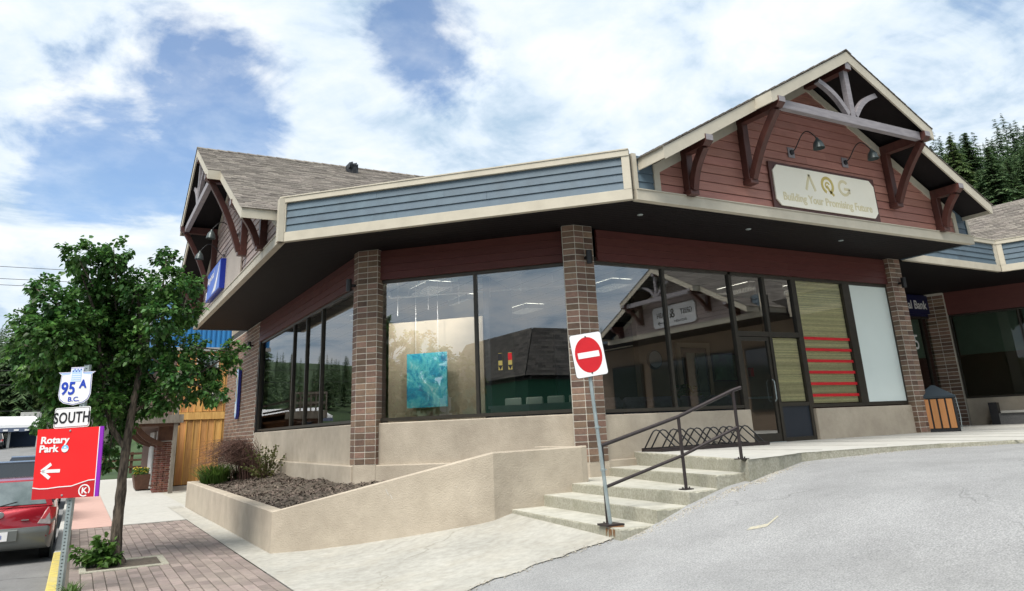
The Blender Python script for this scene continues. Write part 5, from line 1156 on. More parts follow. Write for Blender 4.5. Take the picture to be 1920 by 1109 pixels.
# dry arching bush
t = thing('dry_bush', 'leafless reddish brown arching bush at the far end of the planter', 'shrub', (4.55, 25.0, .62)); B = MB()
for k in range(520):
    a = random.gauss(3.5, .55); rr = random.uniform(.5, 1.5); h = random.uniform(.55, 1.15)
    p0 = Vector((4.55+random.gauss(0, .15), 24.4+random.gauss(0, .2), .62)); d = Vector((-abs(math.cos(a))*rr, math.sin(a)*rr*.5, 0)); 
    p1 = p0+d*.12+Vector((0, 0, h*.75)); p2 = p0+d*.5+Vector((random.gauss(0, .06), random.gauss(0, .08), h*1.1)); p3 = p0+d*1.0+Vector((random.gauss(0, .09), random.gauss(0, .12), h*random.uniform(.7, 1.05)))
    B.tube([p0, p1, p2, p3], [.008, .006, .004, .002], 3, cap=False)
    for j in range(2): q = p2.lerp(p3, random.random()); B.tube([q, q+Vector((random.gauss(0, .12), random.gauss(0, .12), random.gauss(.0, .12)))], [.003, .001], 3, cap=False)
B.build('twigs', m_twig, t, kind='stuff', norm=False)
# weeds at the sign post
tuft('weed_tuft', 'small weeds growing at the foot of the perforated sign post', (.12, 12.15, -.01), 60, .16, .2, m_grassb, 1.0, thick=.008)

# =================================================================== CEDAR BUILDING UP THE STREET
cb = thing('cedar_building', 'fresh cedar boarded building with blue metal upper storey beyond the brick wall', 'building', (5, 36, 0))
b = MB(); b.box(IDF, 3.25, 14, 35.30, 50, -.1, 5.5); b.build('wall', m_brownw, cb)
b = MB(); b.box(IDF, 2.95, 14, 35.28, 50, 5.62, 8.45); cl = b.build('upper_wall', m_corr, cb)
for k in range(20):
    x = 2.95+k*.22; b = MB(); b.prism([(x, 35.28, 5.64), (x+.05, 35.235, 5.64), (x+.12, 35.235, 5.64), (x+.17, 35.28, 5.64)], [(x, 35.28, 8.44), (x+.05, 35.235, 8.44), (x+.12, 35.235, 8.44), (x+.17, 35.28, 8.44)]); b.build('metal_rib', m_corr, cl)
b = MB(); b.box(IDF, 2.85, 14, 35.18, 50.1, 8.45, 8.75); b.build('parapet', mat('pale_grey_flashing', (.36, .36, .34), (.30, .30, .29), 3, .6), cb)
b = MB(); b.box(IDF, 2.90, 14, 35.12, 35.3, 5.48, 5.64); b.build('flashing', MATS['pale_grey_flashing'], cb)
bat = MB()
for k in range(14):
    x = 3.28+k*.30
    for z0, z1 in ((.02, 2.60), (2.92, 5.47)):
        b = MB(); b.box(IDF, x+.004, x+.296, 35.24, 35.29, z0+random.uniform(0, .02), z1); b.build('cedar_board', m_cedar, cb)
        bat.box(IDF, x+.276, x+.322, 35.205, 35.239, z0, z1)
bat.build('battens', m_cedars, cb)
b = MB(); b.box(IDF, 3.25, 7.6, 35.17, 35.25, 2.61, 2.91); b.build('band_board', m_cedar, cb)
for x0, z0, w, h in ((4.1, 4.55, .95, .75), (4.75, 3.35, .62, .36)):
    b = MB(); b.box(IDF, x0, x0+w, 35.14, 35.21, z0, z0+h); wdw = b.build('window', m_pwhite, cb); b = MB(); b.box(IDF, x0+.07, x0+w-.07, 35.125, 35.139, z0+.07, z0+h-.07); b.build('pane', m_carglassl, wdw)
b = MB(); b.box(IDF, 3.42, 3.50, 35.19, 35.215, .62, .76); b.build('outlet_cover', m_pwhite, cb)
cb.location = (5.30, 38.85, 0); cb.scale = (1, 1, 1.065)
# timber gallery over the walk
gal = thing('timber_gallery', 'old weathered timber balcony on knee brackets and a grey corner post over the sidewalk', 'balcony', (2.6, 36, 0))
b = MB(); b.hexa([(3.17, 32.94, 0), (3.32, 32.94, 0), (3.32, 33.09, 0), (3.17, 33.09, 0), (3.19, 32.95, 5.2), (3.33, 32.95, 5.2), (3.33, 33.08, 5.2), (3.19, 33.08, 5.2)]); b.build('corner_post', m_greyw, gal)
b = MB(); b.box(IDF, 1.75, 3.5, 32.9, 33.05, 2.55, 2.86); b.build('edge_beam', m_greyw, gal); b = MB(); b.box(IDF, 1.72, 1.9, 33.05, 46, 2.55, 2.86); b.build('edge_beam', m_greyw, gal)
for k in range(14): b = MB(); b.box(IDF, 1.9, 3.5, 33.06+k*.9, 33.94+k*.9, 2.76, 2.84); b.build('deck_board', m_brownw, gal)
b = MB(); b.box(IDF, 1.95, 3.4, 33.06, 46, 2.45, 2.55); b.build('soffit', m_brownw, gal)
for z in (3.15, 3.55): b = MB(); b.box(IDF, 1.76, 3.2, 32.94, 33.0, z, z+.09); b.build('handrail', m_greyw, gal); b = MB(); b.box(IDF, 1.76, 1.84, 33.0, 46, z, z+.09); b.build('handrail', m_greyw, gal)
for k in range(7): b = MB(); x = 1.76+k*.22; b.box(IDF, x, x+.06, 32.95, 32.99, 2.86, 3.55); b.build('baluster', m_greyw, gal)
for y in (33.9, 37.0, 40.0):
    FF = frame((2.95, y, 0), (0, 1, 0), (-1, 0, 0)); curved_brace(FF, 0, .16, 0, 1.75, 1.05, 2.48, .20, -.12, m_brownw, 'knee_bracket', gal)
b = MB(); b.box(IDF, 2.72, 3.3, 33.95, 34.45, 0, 1.9); bp = b.build('brick_pillar', m_mortar, gal); b = MB()
for i in range(24):
    for j in range(3): o_ = .095 if i % 2 else 0; b.box(IDF, 2.725+j*.19-o_+.1*(o_ > 0)*0+.0, 2.725+j*.19+.178-o_*.5, 33.935, 33.952, .01+i*.078, .01+i*.078+.066)
    for j in range(3): b.box(IDF, 2.705, 2.722, 33.955+j*.165, 33.955+j*.165+.155, .01+i*.078, .01+i*.078+.066)
b.build('pillar_bricks', m_redbrick, bp, kind='stuff'); b = MB(); b.box(IDF, 2.74, 3.3, 33.97, 34.43, 1.9, 2.46); b.build('upper_panel', m_brownw, gal)
b = MB(); b.box(IDF, 3.0, 3.25, 34.46, 46, 0, 2.45); b.build('shop_front', m_brownw, gal)
for y in (35.0, 38.5): b = MB(); b.box(IDF, 2.93, 2.99, y, y+2.2, .1, 2.3); d_ = b.build('white_door', m_pwhite, gal); b = MB(); b.box(IDF, 2.915, 2.929, y+.3, y+1.9, .4, 2.0); b.build('panel', m_pwhite, d_)
pb = thing('flower_box', 'weathered wooden planter box with yellow flowers beside the old shop front', 'flower box', (2.45, 36.6, 0))
b = MB(); b.hexa([(2.25, 36.1, .05), (2.72, 36.1, .05), (2.72, 37.4, .05), (2.25, 37.4, .05), (2.12, 35.95, .62), (2.75, 35.95, .62), (2.75, 37.5, .62), (2.12, 37.5, .62)]); b.build('box', m_brownw, pb)
V_, F_ = [], []; B = MB()
for k in range(260):
    p = Vector((random.uniform(2.15, 2.7), random.uniform(36, 37.4), .62+random.uniform(0, .22))); leaf(V_, F_, p, Vector((random.gauss(0, 1), random.gauss(0, 1), .5)), .11)
    if k % 3 == 0: B.lathe([(.001, .02), (.035, .0)], p+Vector((0, 0, .05)), (random.gauss(0, .3), random.gauss(0, .3), 1), 6)
me = bpy.data.meshes.new('plants'); me.from_pydata((np.array(V_)-np.array((2.45, 36.6, 0))).tolist(), [], F_); me.materials.append(m_leaf2); o = bpy.data.objects.new('plants', me); COL.objects.link(o); o.parent = pb; o['kind'] = 'stuff'; B.build('blossoms', m_flower, pb, kind='stuff')
fe = thing('rail_fence', 'brown wooden post and rail fence past the old shop front', 'fence', (3.6, 58, 0))
for k in range(6): b = MB(); x = 1.6+k*1.6; b.box(IDF, x-.09, x+.09, 57.95, 58.12, -.1, 1.35); b.build('post', m_brownw, fe)
for z in (.35, .78, 1.18): b = MB(); b.box(IDF, 1.5, 9.8, 57.9, 57.95, z, z+.13); b.build('rail', m_brownw, fe)
b = MB(); b.box(IDF, .0, 14, 50.5, 75, -.1, .03); b.build('grass_verge', m_grass, kind='structure')

# =================================================================== BANK WING ON THE RIGHT
wing = thing('bank_wing', 'adjoining bank wing with slate blue parapet and taupe shingle roof at the right', 'building', (26, 14, ZW))
F1 = frame((19.96, 12.76, 0), (5.02, .12, 0), (.12, -5.02, 0)); fascia_run(F1, 5.02, wing, joints=(.55, .3), ends=(False, True))
F2 = frame((25.0, 12.88, 0), (1.25, -3.3, 0), (-3.3, -1.25, 0)); fascia_run(F2, 3.53, wing, joints=(.5, .4))
F3 = frame((26.25, 9.58, 0), (0, -1, 0), (-1, 0, 0)); fascia_run(F3, 5.9, wing, joints=(.5, .35))
FG = frame((24.62, -1.85, 0), (0, -1, 0), (-1, 0, 0))
wing2 = thing('opposite_gable_wing', 'gabled end of the shopping plaza across the lot, seen mirrored in the window glass', 'building', (27, -2, ZW))
gable(FG, wing2, 5.0, 5.53, 9.0, .50, 2.69, 5.35, 1.10, .70, 9.0, 4.18, 2.45, m_mauve)
b = MB(); b.box(IDF, 24.75, 34, -12, 3.7, ZS, ZS+.1); b.build('soffit', m_soffit, wing2)
b = MB(); b.box(IDF, 27.1, 34, -12, 3.6, ZW, ZS); b.build('front_wall', m_brownint, wing2)
for y in (-9, -5.5, -2, 1.5):
    b = MB(); b.box(IDF, 27.0, 27.09, y-1.4, y+1.4, ZW+.8, ZS-1.0); wq = b.build('window', m_bronze, wing2); b = MB(); b.box(IDF, 26.98, 26.999, y-1.3, y+1.3, ZW+.9, ZS-1.1); b.build('pane', m_carglass, wq)
F4 = frame((26.25, -7.4, 0), (0, -1, 0), (-1, 0, 0)); fascia_run(F4, 12, wing2)
b = MB(); b.box(IDF, 26.3, 34, -20, 3.7, ZS+.1, 6.7); b.build('flat_roof', m_roofdk, wing2)
gs = thing('plaza_sign', 'pale notched sign reading GRIST & MASH on the gable across the lot', 'sign', FG(0, 0, 6.2)); FGs = lambda a, b, c: FG(a, b-.05, 6.72+c)
g1 = plate(FGs, chamf(3.1, 1.0, .12), -.01, .05, m_white, 'panel', gs)
textobj('GRIST', FGs, -1.35, -.02, .052, .36, m_blk, g1, 'lettering', sx=.9, bold=.006); textobj('MASH', FGs, .40, -.02, .052, .36, m_blk, g1, 'lettering', sx=.9, bold=.006); textobj('&', FGs, .10, -.1, .052, .62, m_blk, g1, 'lettering', 'CENTER', bold=.006); textobj('BREWERY', FGs, -.9, -.36, .052, .16, m_blk, g1, 'lettering', sx=1.3); strokes(FGs, [(.5, -.28, 1.2, -.28), (1.2, -.28, 1.05, -.2), (1.2, -.28, 1.05, -.36)], .03, m_blk, g1, .052, .058, 'arrow')
# wing soffit, walls, glazing
b = MB(); sp_ = [(19.95, 12.86), (25.05, 12.98), (26.35, 9.6), (26.35, 3.7), (34, 3.7), (34, 24), (19.95, 24)]; b.prism([(x, y, ZS) for x, y in sp_], [(x, y, ZS+.06) for x, y in sp_]); b.build('soffit', m_soffit, wing)
b = MB(); b.box(IDF, 19.6, 28.5, 17.0, 17.2, ZW, ZS); b.build('entry_wall', m_reddk, wing)
b = MB(); b.box(IDF, 19.40, 19.6, 13.2, 17.0, ZW, ZS); b.build('side_wall', m_reddk, wing)
FEn = frame((20, 17.0, 0), (1, 0, 0), (0, -1, 0))
b = MB(); b.box(FEn, 0, 8.2, .0, .12, 5.10, ZS-.02); b.build('sign_band', m_bankblue, wing)
glazing(FEn, wing, 2.0, 7.6, ZW+.02, 5.08, (3.4, 4.6, 5.6, 6.6), depth=.08, gm=m_glassdk)
bsn = thing('bank_sign', 'navy bank fascia sign with white serifless letters ending in al Bank', 'sign', (25, 16.9, 5.2)); b = MB(); b.box(FEn, 1.6, 7.4, .12, .2, 5.18, ZS-.06); sp2 = b.build('panel', m_bankblue, bsn)
textobj('al Bank', FEn, 6.95, 5.36, .205, .44, m_white, sp2, 'lettering', 'RIGHT', sx=.85, bold=.004)
tx = textobj('5', FEn, 6.00, 3.9, .16, .75, m_white, wing, 'door_number', 'CENTER', sx=.8)
for a0 in (3.45, 4.65, 5.65): b = MB(); b.box(FEn, a0+.05, a0+.9, .02, .03, 3.6, 5.0); b.build('roller_blind', m_blindgr, wing)
# angled window wall
wd = Vector((.34, -.94, 0)).normalized(); FD = frame((27.45, 16.35, 0), wd, (-.94, -.34, 0))
b = MB(); b.box(FD, 0, 9, -.2, .02, ZW, 2.13); b.build('low_wall', m_stucco, wing); b = MB(); b.box(FD, -.2, 9, -.2, 0, 5.1, ZS); b.build('header', m_reddk, wing)
glazing(FD, wing, 0.0, 9, 2.14, 5.08, (2.15, 4.3, 6.45), depth=-.06, gm=m_glassdk)
for a0 in (.1, 2.25, 4.4): b = MB(); b.box(FD, a0, a0+1.98, -.14, -.13, 3.65, 5.05); b.build('roller_blind', m_blindgr, wing)
b = MB(); b.box(FD, -5, 9, -3.2, -3.0, ZW, ZS); b.build('inner_wall', m_brownint, wing)
B = MB(); q = [FD(-.75, -.25, 0), FD(-.75, .18, 0), FD(-.02, .18, 0), FD(-.02, -.25, 0)]; B.prism([(p.x, p.y, ZW-.1) for p in q], [(p.x, p.y, ZS-.01) for p in q]); wp = B.build('brick_pier', m_mortar, wing)
for face, k in (((-.75, -.02), 2),):
    me = boxmesh('brick', .365-.014, .06, CHT-.018, m_brick, .003); me2 = boxmesh('brick', .43-.014, .06, CHT-.018, m_brick, .003)
    for i in range(35):
        for j in range(2): c = FD(-.75+.365*(j+.5), .155, 0); inst(me, 'brick', wp, (c.x, c.y, ZW+i*CHT+.009), math.atan2(wd.y, wd.x))
        c = FD(-.725, -.035, 0); inst(me2, 'brick', wp, (c.x, c.y, ZW+i*CHT+.009), math.atan2(wd.y, wd.x)+math.pi/2)
b = MB(); b.box(IDF, 30.5, 34, 3.7, 8, ZW, ZS); b.build('side_wall', m_brownint, wing)
# granite bench in front of the window wall
be = thing('granite_bench', 'dark granite bench with pale seat slab under the bank windows', 'bench', FD(1.7, .5, ZW))
b = MB(); b.box(FD, .75, 1.0, .25, .75, ZW, ZW+.72); b.build('end_block', m_dark, be, bevel=.01); b = MB(); b.box(FD, 1.0, 3.4, .3, .70, ZW, ZW+.36); b.build('base', m_granite, be); b = MB(); b.box(FD, 1.08, 3.4, .27, .78, ZW+.362, ZW+.44); b.build('seat', m_concl, be, bevel=.01)
# wing roof, two shingled planes
def plane_shingles(P0, P1, P2, P3, par, n, cw=.5, name='shingle_course'):
    """P0-P1 eave, P3-P2 ridge"""
    P0, P1, P2, P3 = map(Vector, (P0, P1, P2, P3)); nr = (P1-P0).cross(P3-P0).normalized(); nr = nr if nr.z > 0 else -nr; B = MB()
    B.prism([P0-nr*.5, P1-nr*.5, P2-nr*.5, P3-nr*.5], [P0-nr*.35, P1-nr*.35, P2-nr*.35, P3-nr*.35]); B2 = MB()
    for i in range(n):
        a0, a1 = P0.lerp(P3, i/n), P1.lerp(P2, i/n); b0, b1 = P0.lerp(P3, min(1, (i+1.25)/n)), P1.lerp(P2, min(1, (i+1.25)/n)); L_ = (a1-a0).length; m_ = max(1, int(L_/cw)); off = .5 if i % 2 else 0
        for k in range(m_+1):
            t0, t1 = max(0, (k-off)/m_), min(1, (k+1-off)/m_)
            if t1-t0 < .01: continue
            t1 -= .004/ max(1, L_)*2; h = random.uniform(.014, .028); p = [a0.lerp(a1, t0), a0.lerp(a1, t1), b0.lerp(b1, t1), b0.lerp(b1, t0)]
            B2.hexa(p+[p[0]+nr*h, p[1]+nr*h, p[2]+nr*.006, p[3]+nr*.006])
    r = B.build('roof', m_roofdk, par); B2.build(name, m_shing, r, kind='stuff', norm=False)
plane_shingles((19.5, 13.0, 6.75), (25.2, 13.15, 6.75), (30.5, 17.5, 9.4), (19.5, 17.5, 9.4), wing, 30, .3)
plane_shingles((25.2, 13.15, 6.75), (26.5, 9.6, 6.75), (31.2, 11, 9.4), (30.5, 17.5, 9.4), wing, 30, .3)
plane_shingles((26.5, 9.6, 6.75), (26.5, 3.6, 6.75), (31.2, 3.6, 9.4), (31.2, 11, 9.4), wing, 30, .3)
# =================================================================== INTERIOR BEHIND THE GLASS
inn = [(5.6, 30), (5.6, 17.0), (5.75, 16.9), (9.25, 13.35), (19.25, 13.35), (19.25, 30)]
b = MB(); b.prism([(x, y, ZW-.1) for x, y in inn], [(x, y, ZW+.01) for x, y in inn]); b.build('interior_floor', m_carpet, building)
b = MB(); b.prism([(x, y, 5.30) for x, y in inn], [(x, y, 5.36) for x, y in inn]); b.build('ceiling', m_ceil, building)
b = MB()
for k in range(20):
    y = 13.5+k*.8; xl = max(5.8, 22.7-y); b.box(IDF, xl, 19.2, y, y+.02, 5.292, 5.299); x = 5.9+k*.7; b.box(IDF, x, x+.02, max(13.6, 22.7-x), 30, 5.288, 5.2915)
b.build('ceiling_grid', MATS['pale_grey_flashing'], building)
m_fillglow = bpy.data.materials.new('added_fill_glow'); m_fillglow.use_nodes = True; q_ = m_fillglow.node_tree.nodes['Principled BSDF']; q_.inputs['Emission Color'].default_value = (1, .96, .86, 1); q_.inputs['Emission Strength'].default_value = 2.2  # glow added as fill to brighten the rooms behind the glass
for x, y in ((11.6, 15.6), (15.6, 14.9), (9.0, 18.6), (11.4, 19.6), (7.3, 17.2), (7.2, 22), (17.2, 14.9)):  # louvred fixtures carrying the added fill glow, hidden from low angles
    b = MB(); b.box(IDF, x-.33, x-.30, y-.63, y+.63, 5.16, 5.287); b.box(IDF, x+.30, x+.33, y-.63, y+.63, 5.16, 5.287); b.box(IDF, x-.30, x+.30, y-.63, y-.60, 5.16, 5.287); b.box(IDF, x-.30, x+.30, y+.60, y+.63, 5.16, 5.287)
    for k in range(11): b.box(IDF, x-.30, x+.30, y-.5+k*.1-.003, y-.5+k*.1+.003, 5.165, 5.265)
    for k in range(5): b.box(IDF, x-.2+k*.1-.003, x-.2+k*.1+.003, y-.6, y+.6, 5.166, 5.264)
    v = b.build('fill_ceiling_light', MATS['pale_grey_flashing'], building); b = MB(); b.box(IDF, x-.295, x+.295, y-.595, y+.595, 5.270, 5.280); b.build('fill_diffuser', m_fillglow, v)
b = MB(); b.box(IDF, 5.5, 19.3, 30, 30.2, ZW, 5.28); b.build('back_wall', m_brownint, building)
b = MB(); b.box(IDF, 12.95, 19.3, 16.3, 16.5, ZW, 5.28); b.build('back_wall', m_brownint, building)
b = MB(); b.box(IDF, 9.0, 19.3, 21.8, 22, ZW, 5.28); b.build('back_wall', m_kick, building)
b = MB(); b.box(IDF, 10.5, 12.95, 16.6, 16.7, ZW, 4.1); b.build('dark_partition', m_kick, building)
b = MB(); b.box(WB, .2, 2.6, -1.30, -1.15, ZW, 4.35); b.build('beige_partition', m_beige, building)
b = MB(); b.box(WB, 2.61, 2.75, -3.2, -1.2, ZW, 5.28); b.build('side_partition', m_kick, building)
b = MB(); b.box(IDF, 9.5, 9.62, 17.5, 22, ZW, 5.28); b.build('back_wall', m_green, building)
b = MB(); b.box(WA, -18, -.2, -3.6, -3.5, ZW, 5.28); b.build('back_wall', m_beige, building)
pa = thing('painting', 'bright turquoise abstract painting hanging behind the large window', 'painting', WB(1.27, -.95, 2.34))
b = MB(); cx_ = ((6.74+7.48)/2-5.35)/1.4142+(16.796-(17.528+16.786)/2)/1.4142
cx_ = 1.27; b.box(WB, cx_-.50, cx_+.50, -.97, -.93, 2.34, 3.565); b.build('canvas', m_paint, pa)
b = MB(); 
for da in (-.28, .28): b.tube([WB(cx_+da, -.95, 3.565), WB(cx_+da, -.95, 5.28)], .006, 5)
b.build('hanging_rod', m_white, pa)
b = MB()
for k in range(6): b.tube([WB(.5+k*.75, -1.0-.1*k, 4.5+.1*k), WB(.5+k*.75, -1.0-.1*k, 5.29)], .010, 5)
b.tube([WB(.3, -1.0, 4.95), WB(5.0, -1.6, 4.95)], .016, 6); b.build('hanging_light_track', m_white, building)
for a in (.55, 1.3, 2.1):  # spot heads and lamps added to brighten the painting and beige partition
    p = WB(a, -.42, 4.92); b = MB(); b.lathe([(.001, -.06), (.035, -.06), (.045, .05), (.04, .05)], p, WB(a, -.95, 3.2)-p, 12); b.tube([p, WB(a, -.42, 5.28)], .008, 5); hd = b.build('fill_spotlight', m_white, building)
    ld = bpy.data.lights.new('fill_spot', 'SPOT'); ld.energy = 52; ld.spot_size = rad(140); ld.spot_blend = 1.0; ld.shadow_soft_size = .04; ld.color = (1, .95, .88)
    lo = bpy.data.objects.new('fill_spot', ld); COL.objects.link(lo); dr = (WB(a, -.95, 3.1)-p).normalized(); lo.location = p+dr*.06; lo.rotation_euler = dr.to_track_quat('-Z', 'Y').to_euler()
# waiting area
sf = thing('sectional_sofa', 'slate grey padded sofa row behind the window near the door', 'sofa', (12.0, 14.4, ZW))
for k in range(5):
    x = 9.75+k*.83; b = MB(); b.box(IDF, x, x+.80, 13.9, 14.22, ZW+.25, ZW+.85); b.build('back', m_sofa, sf, bevel=.07, smooth=True); b = MB(); b.box(IDF, x+.02, x+.78, 13.88, 14.2, ZW+.83, ZW+1.12); b.build('head_cushion', m_sofa, sf, bevel=.09, smooth=True)
    b = MB(); b.box(IDF, x, x+.80, 14.2, 14.9, ZW+.2, ZW+.48); b.build('seat', m_sofa, sf, bevel=.06, smooth=True)
dk = thing('inner_door', 'inner glazed door with pale lace curtain and tan frame', 'door', (14.8, 16.25, ZW))
b = MB(); b.box(IDF, 14.22, 14.34, 16.2, 16.29, ZW, 3.75); b.box(IDF, 15.30, 15.42, 16.2, 16.29, ZW, 3.75); b.box(IDF, 14.22, 15.42, 16.19, 16.28, 3.75, 3.88); b.build('frame', m_beige, dk)
b = MB(); b.box(IDF, 14.34, 15.30, 16.24, 16.29, ZW, 3.75); lf = b.build('leaf', m_kick, dk); b = MB()
for k in range(16): b.prism([(14.55+k*.043, 16.23, 1.5), (14.57+k*.043, 16.205, 1.5), (14.593+k*.043, 16.23, 1.5)], [(14.55+k*.043, 16.23, 3.6), (14.57+k*.043, 16.205, 3.6), (14.593+k*.043, 16.23, 3.6)])
b.build('curtain', mat('pale_curtain', (.38, .50, .48), (.3, .42, .40), 6, .8), lf)
b = MB(); b.box(IDF, 14.54, 15.24, 16.19, 16.2, 2.55, 2.58); b.box(IDF, 14.86, 14.89, 16.19, 16.2, 1.5, 3.6); b.build('muntin', m_kick, lf)
tv = thing('wall_television', 'flat screen showing a green landscape on the back wall', 'television', (16.05, 16.2, 2.85)); b = MB(); b.box(IDF, 15.46, 16.66, 16.2, 16.27, 2.82, 3.6); b.build('case', m_dark, tv)
m_tv = mat('landscape_print', (.06, .20, .10), (.03, .06, .05), 3.2, .3, c3=(.25, .45, .55)); b = MB(); b.box(IDF, 15.50, 16.62, 16.19, 16.2, 2.86, 3.56); b.build('screen', m_tv, tv)
ck = thing('wall_clock', 'round dark rimmed clock on the brown back wall', 'clock', (13.45, 16.25, 3.4)); b = MB(); b.lathe([(.001, .05), (.24, .05), (.27, 0)], (13.45, 16.29, 3.42), (0, -1, 0), 24); b.build('rim', m_kick, ck); b = MB(); b.lathe([(.001, .06), (.22, .055)], (13.45, 16.29, 3.42), (0, -1, 0), 24); b.build('dial', mat('clock_dial', (.35, .42, .48), (.3, .38, .44), 4, .4), ck)
fpz = thing('potted_flowers', 'small green plant with yellow flowers on the sofa back', 'plant', (13.0, 14.7, 2.2)); V_, F_ = [], []
for k in range(200): leaf(V_, F_, Vector((13.0+random.gauss(0, .13), 14.7+random.gauss(0, .1), 2.25+random.uniform(0, .4))), Vector((random.gauss(0, 1), random.gauss(0, 1), .6)), .10)
me = bpy.data.meshes.new('foliage'); me.from_pydata((np.array(V_)-np.array((13, 14.7, 2.2))).tolist(), [], F_); me.materials.append(m_leaf2); o = bpy.data.objects.new('foliage', me); COL.objects.link(o); o.parent = fpz; o['kind'] = 'stuff'
b = MB(); b.lathe([(.001, 0), (.08, 0), (.11, .18)], (13.0, 14.7, 2.12), seg=12); b.build('pot', m_brownw, fpz)
fa = thing('fire_alarm', 'small red alarm box on the wall seen through the door glass', 'alarm', (16.95, 16.2, 3.0)); b = MB(); b.box(IDF, 16.9, 17.06, 16.22, 16.29, 2.95, 3.2); b.build('box', m_redstripe, fa)
tb = thing('folding_table', 'long grey folding table behind the right half of the diagonal window', 'table', WB(4.0, -1.1, ZW)); b = MB(); b.box(WB, 2.9, 5.1, -1.3, -.45, ZW+.98, ZW+1.04); b.box(WB, 2.95, 5.05, -.47, -.45, ZW+.80, ZW+.98); b.build('tabletop', mat('grey_plastic', (.30, .32, .36), (.25, .27, .31), 4, .5), tb); b = MB()
for a in (3.0, 5.0):
    for q in (-1.25, -.55): b.box(WB, a-.02, a+.02, q-.02, q+.02, ZW, ZW+.98)
b.build('legs', m_galv, tb)
for k in range(4):
    a = 3.2+k*.5; ch = thing('plastic_chair', 'pale plastic chair at the folding table behind the glass, '+('leftmost of four', 'second from the left', 'third from the left', 'rightmost of four')[k], 'chair', WB(a, -1.7, ZW), 'pale chairs around the folding table'); b = MB(); b.box(WB, a-.2, a+.2, -1.42, -1.38, ZW+.75, ZW+1.22); b.build('backrest', mat('pale_green_plastic', (.45, .52, .47), (.4, .47, .42), 4, .5), ch, bevel=.02); b = MB(); b.box(WB, a-.2, a+.2, -1.9, -1.56, ZW+.5, ZW+.54); b.build('seat', MATS['pale_green_plastic'], ch)
    b = MB()
    for da in (-.17, .17):
        for db in (-1.58, -1.87): b.box(WB, a+da-.012, a+da+.012, db-.012, db+.012, ZW, ZW+.5)
    b.build('legs', m_galv, ch)
# window blinds, ribbons and film
def slatblind(F, a0, a1, z0, z1, dep, par):
    B = MB(); z = z0
    while z < z1: B.box(F, a0, a1, dep-.01, dep+random.uniform(.0, .006), z, z+.020); z += .0235
    return B.build('bamboo_blind', m_bamboo, par, kind='stuff', norm=False)
slatblind(WC, 6.47, 8.32, 2.08, 5.13, -.135, building); slatblind(WC, 5.38, 6.30, 2.14, 3.64, -.135, building)
for k in range(6): b = MB(); z = 3.62-k*.278; b.hexa([WC(6.48, -.085, z), WC(8.24, -.085, z-.01), WC(8.24, -.075, z-.01), WC(6.48, -.075, z), WC(6.48, -.085, z+.07), WC(8.24, -.085, z+.06), WC(8.24, -.075, z+.06), WC(6.48, -.075, z+.07)]); b.build('red_ribbon', m_redstripe, building)
b = MB(); b.box(WC, 8.54, 10.14, -.097, -.090, 2.07, 5.11); b.build('frosted_film', m_frost, building)
b = MB(); b.box(WC, 5.37, 6.30, -.35, -.30, 3.8, 5.1); b.build('dark_blind', m_brownint, building)
b = MB(); b.box(WA, -11.4, -7.0, -.36, -.34, 2.6, 5.1); b.build('roller_blind', m_blindgr, building)
for k, (cc, tt) in enumerate(((m_gold, m_blk), (m_gold, m_signred))):
    a = 3.32+.22*k; b = MB(); b.box(WB, a-.045, a+.045, -.094, -.088, 3.0, 3.36); st = b.build('window_sticker', cc, building); b = MB(); b.box(WB, a-.045, a+.045, -.088, -.085, 3.20, 3.35); b.build('sticker_print', tt, st); b = MB(); b.prism([WB(a-.05, -.088, 3.10), WB(a, -.088, 3.0), WB(a+.05, -.088, 3.10)], [WB(a-.05, -.085, 3.10), WB(a, -.085, 3.0), WB(a+.05, -.085, 3.10)]); b.build('sticker_print', m_blk, st)

# =================================================================== ACROSS THE STREET
mb_ = thing('mansard_building', 'dark green building with brown mansard roof across the street, seen in the window reflection', 'building', (-22, -6, 0))
b = MB(); b.box(IDF, -28, -16.8, -16, -.4, -.2, 5.0); b.build('wall', m_green, mb_)
b = MB(); b.hexa([(-28.5, -16.5, 4.7), (-16.2, -16.5, 4.7), (-16.2, .1, 4.7), (-28.5, .1, 4.7), (-27, -15, 7.6), (-17.7, -15, 7.6), (-17.7, -1.4, 7.6), (-27, -1.4, 7.6)]); b.build('mansard_roof', m_roofdk, mb_)
plane_shingles((-16.15, .1, 4.7), (-16.15, -16.5, 4.7), (-17.6, -15, 7.65), (-17.6, -1.4, 7.65), mb_, 20, .5); plane_shingles((-28.5, .15, 4.7), (-16.15, .15, 4.7), (-17.6, -1.35, 7.65), (-27, -1.35, 7.65), mb_, 20, .5)
b = MB(); b.box(IDF, -16.79, -16.70, -12, -10, .8, 2.8); b.box(IDF, -16.79, -16.70, -6, -4, .8, 2.8); b.build('window', m_pwhite, mb_)
sh = thing('roofed_shop', 'low shop with broad white roof and navy awning far down the street', 'building', (-8, 105, 2.2))
F = IDF
b = MB(); b.box(F, -16, -3.9, 104, 116, 1.8, 4.6); b.build('wall', m_navyf, sh)
b = MB(); b.hexa([(-18, 101.5, 4.35), (-3.6, 101.5, 4.35), (-3.6, 118, 4.35), (-18, 118, 4.35), (-18, 108, 5.7), (-4.8, 108, 5.5), (-4.8, 112, 5.5), (-18, 112, 5.7)]); b.build('white_roof', m_white, sh)
b = MB(); b.box(F, -18, -3.6, 101.4, 101.5, 4.12, 4.45); b.build('fascia', m_white, sh)
b = MB(); b.hexa([(-18, 101.0, 3.7), (-5, 101.0, 3.7), (-5, 101.5, 3.7), (-18, 101.5, 3.7), (-18, 101.2, 4.1), (-5, 101.2, 4.1), (-5, 101.5, 4.1), (-18, 101.5, 4.1)]); b.build('awning', m_navyf, sh)
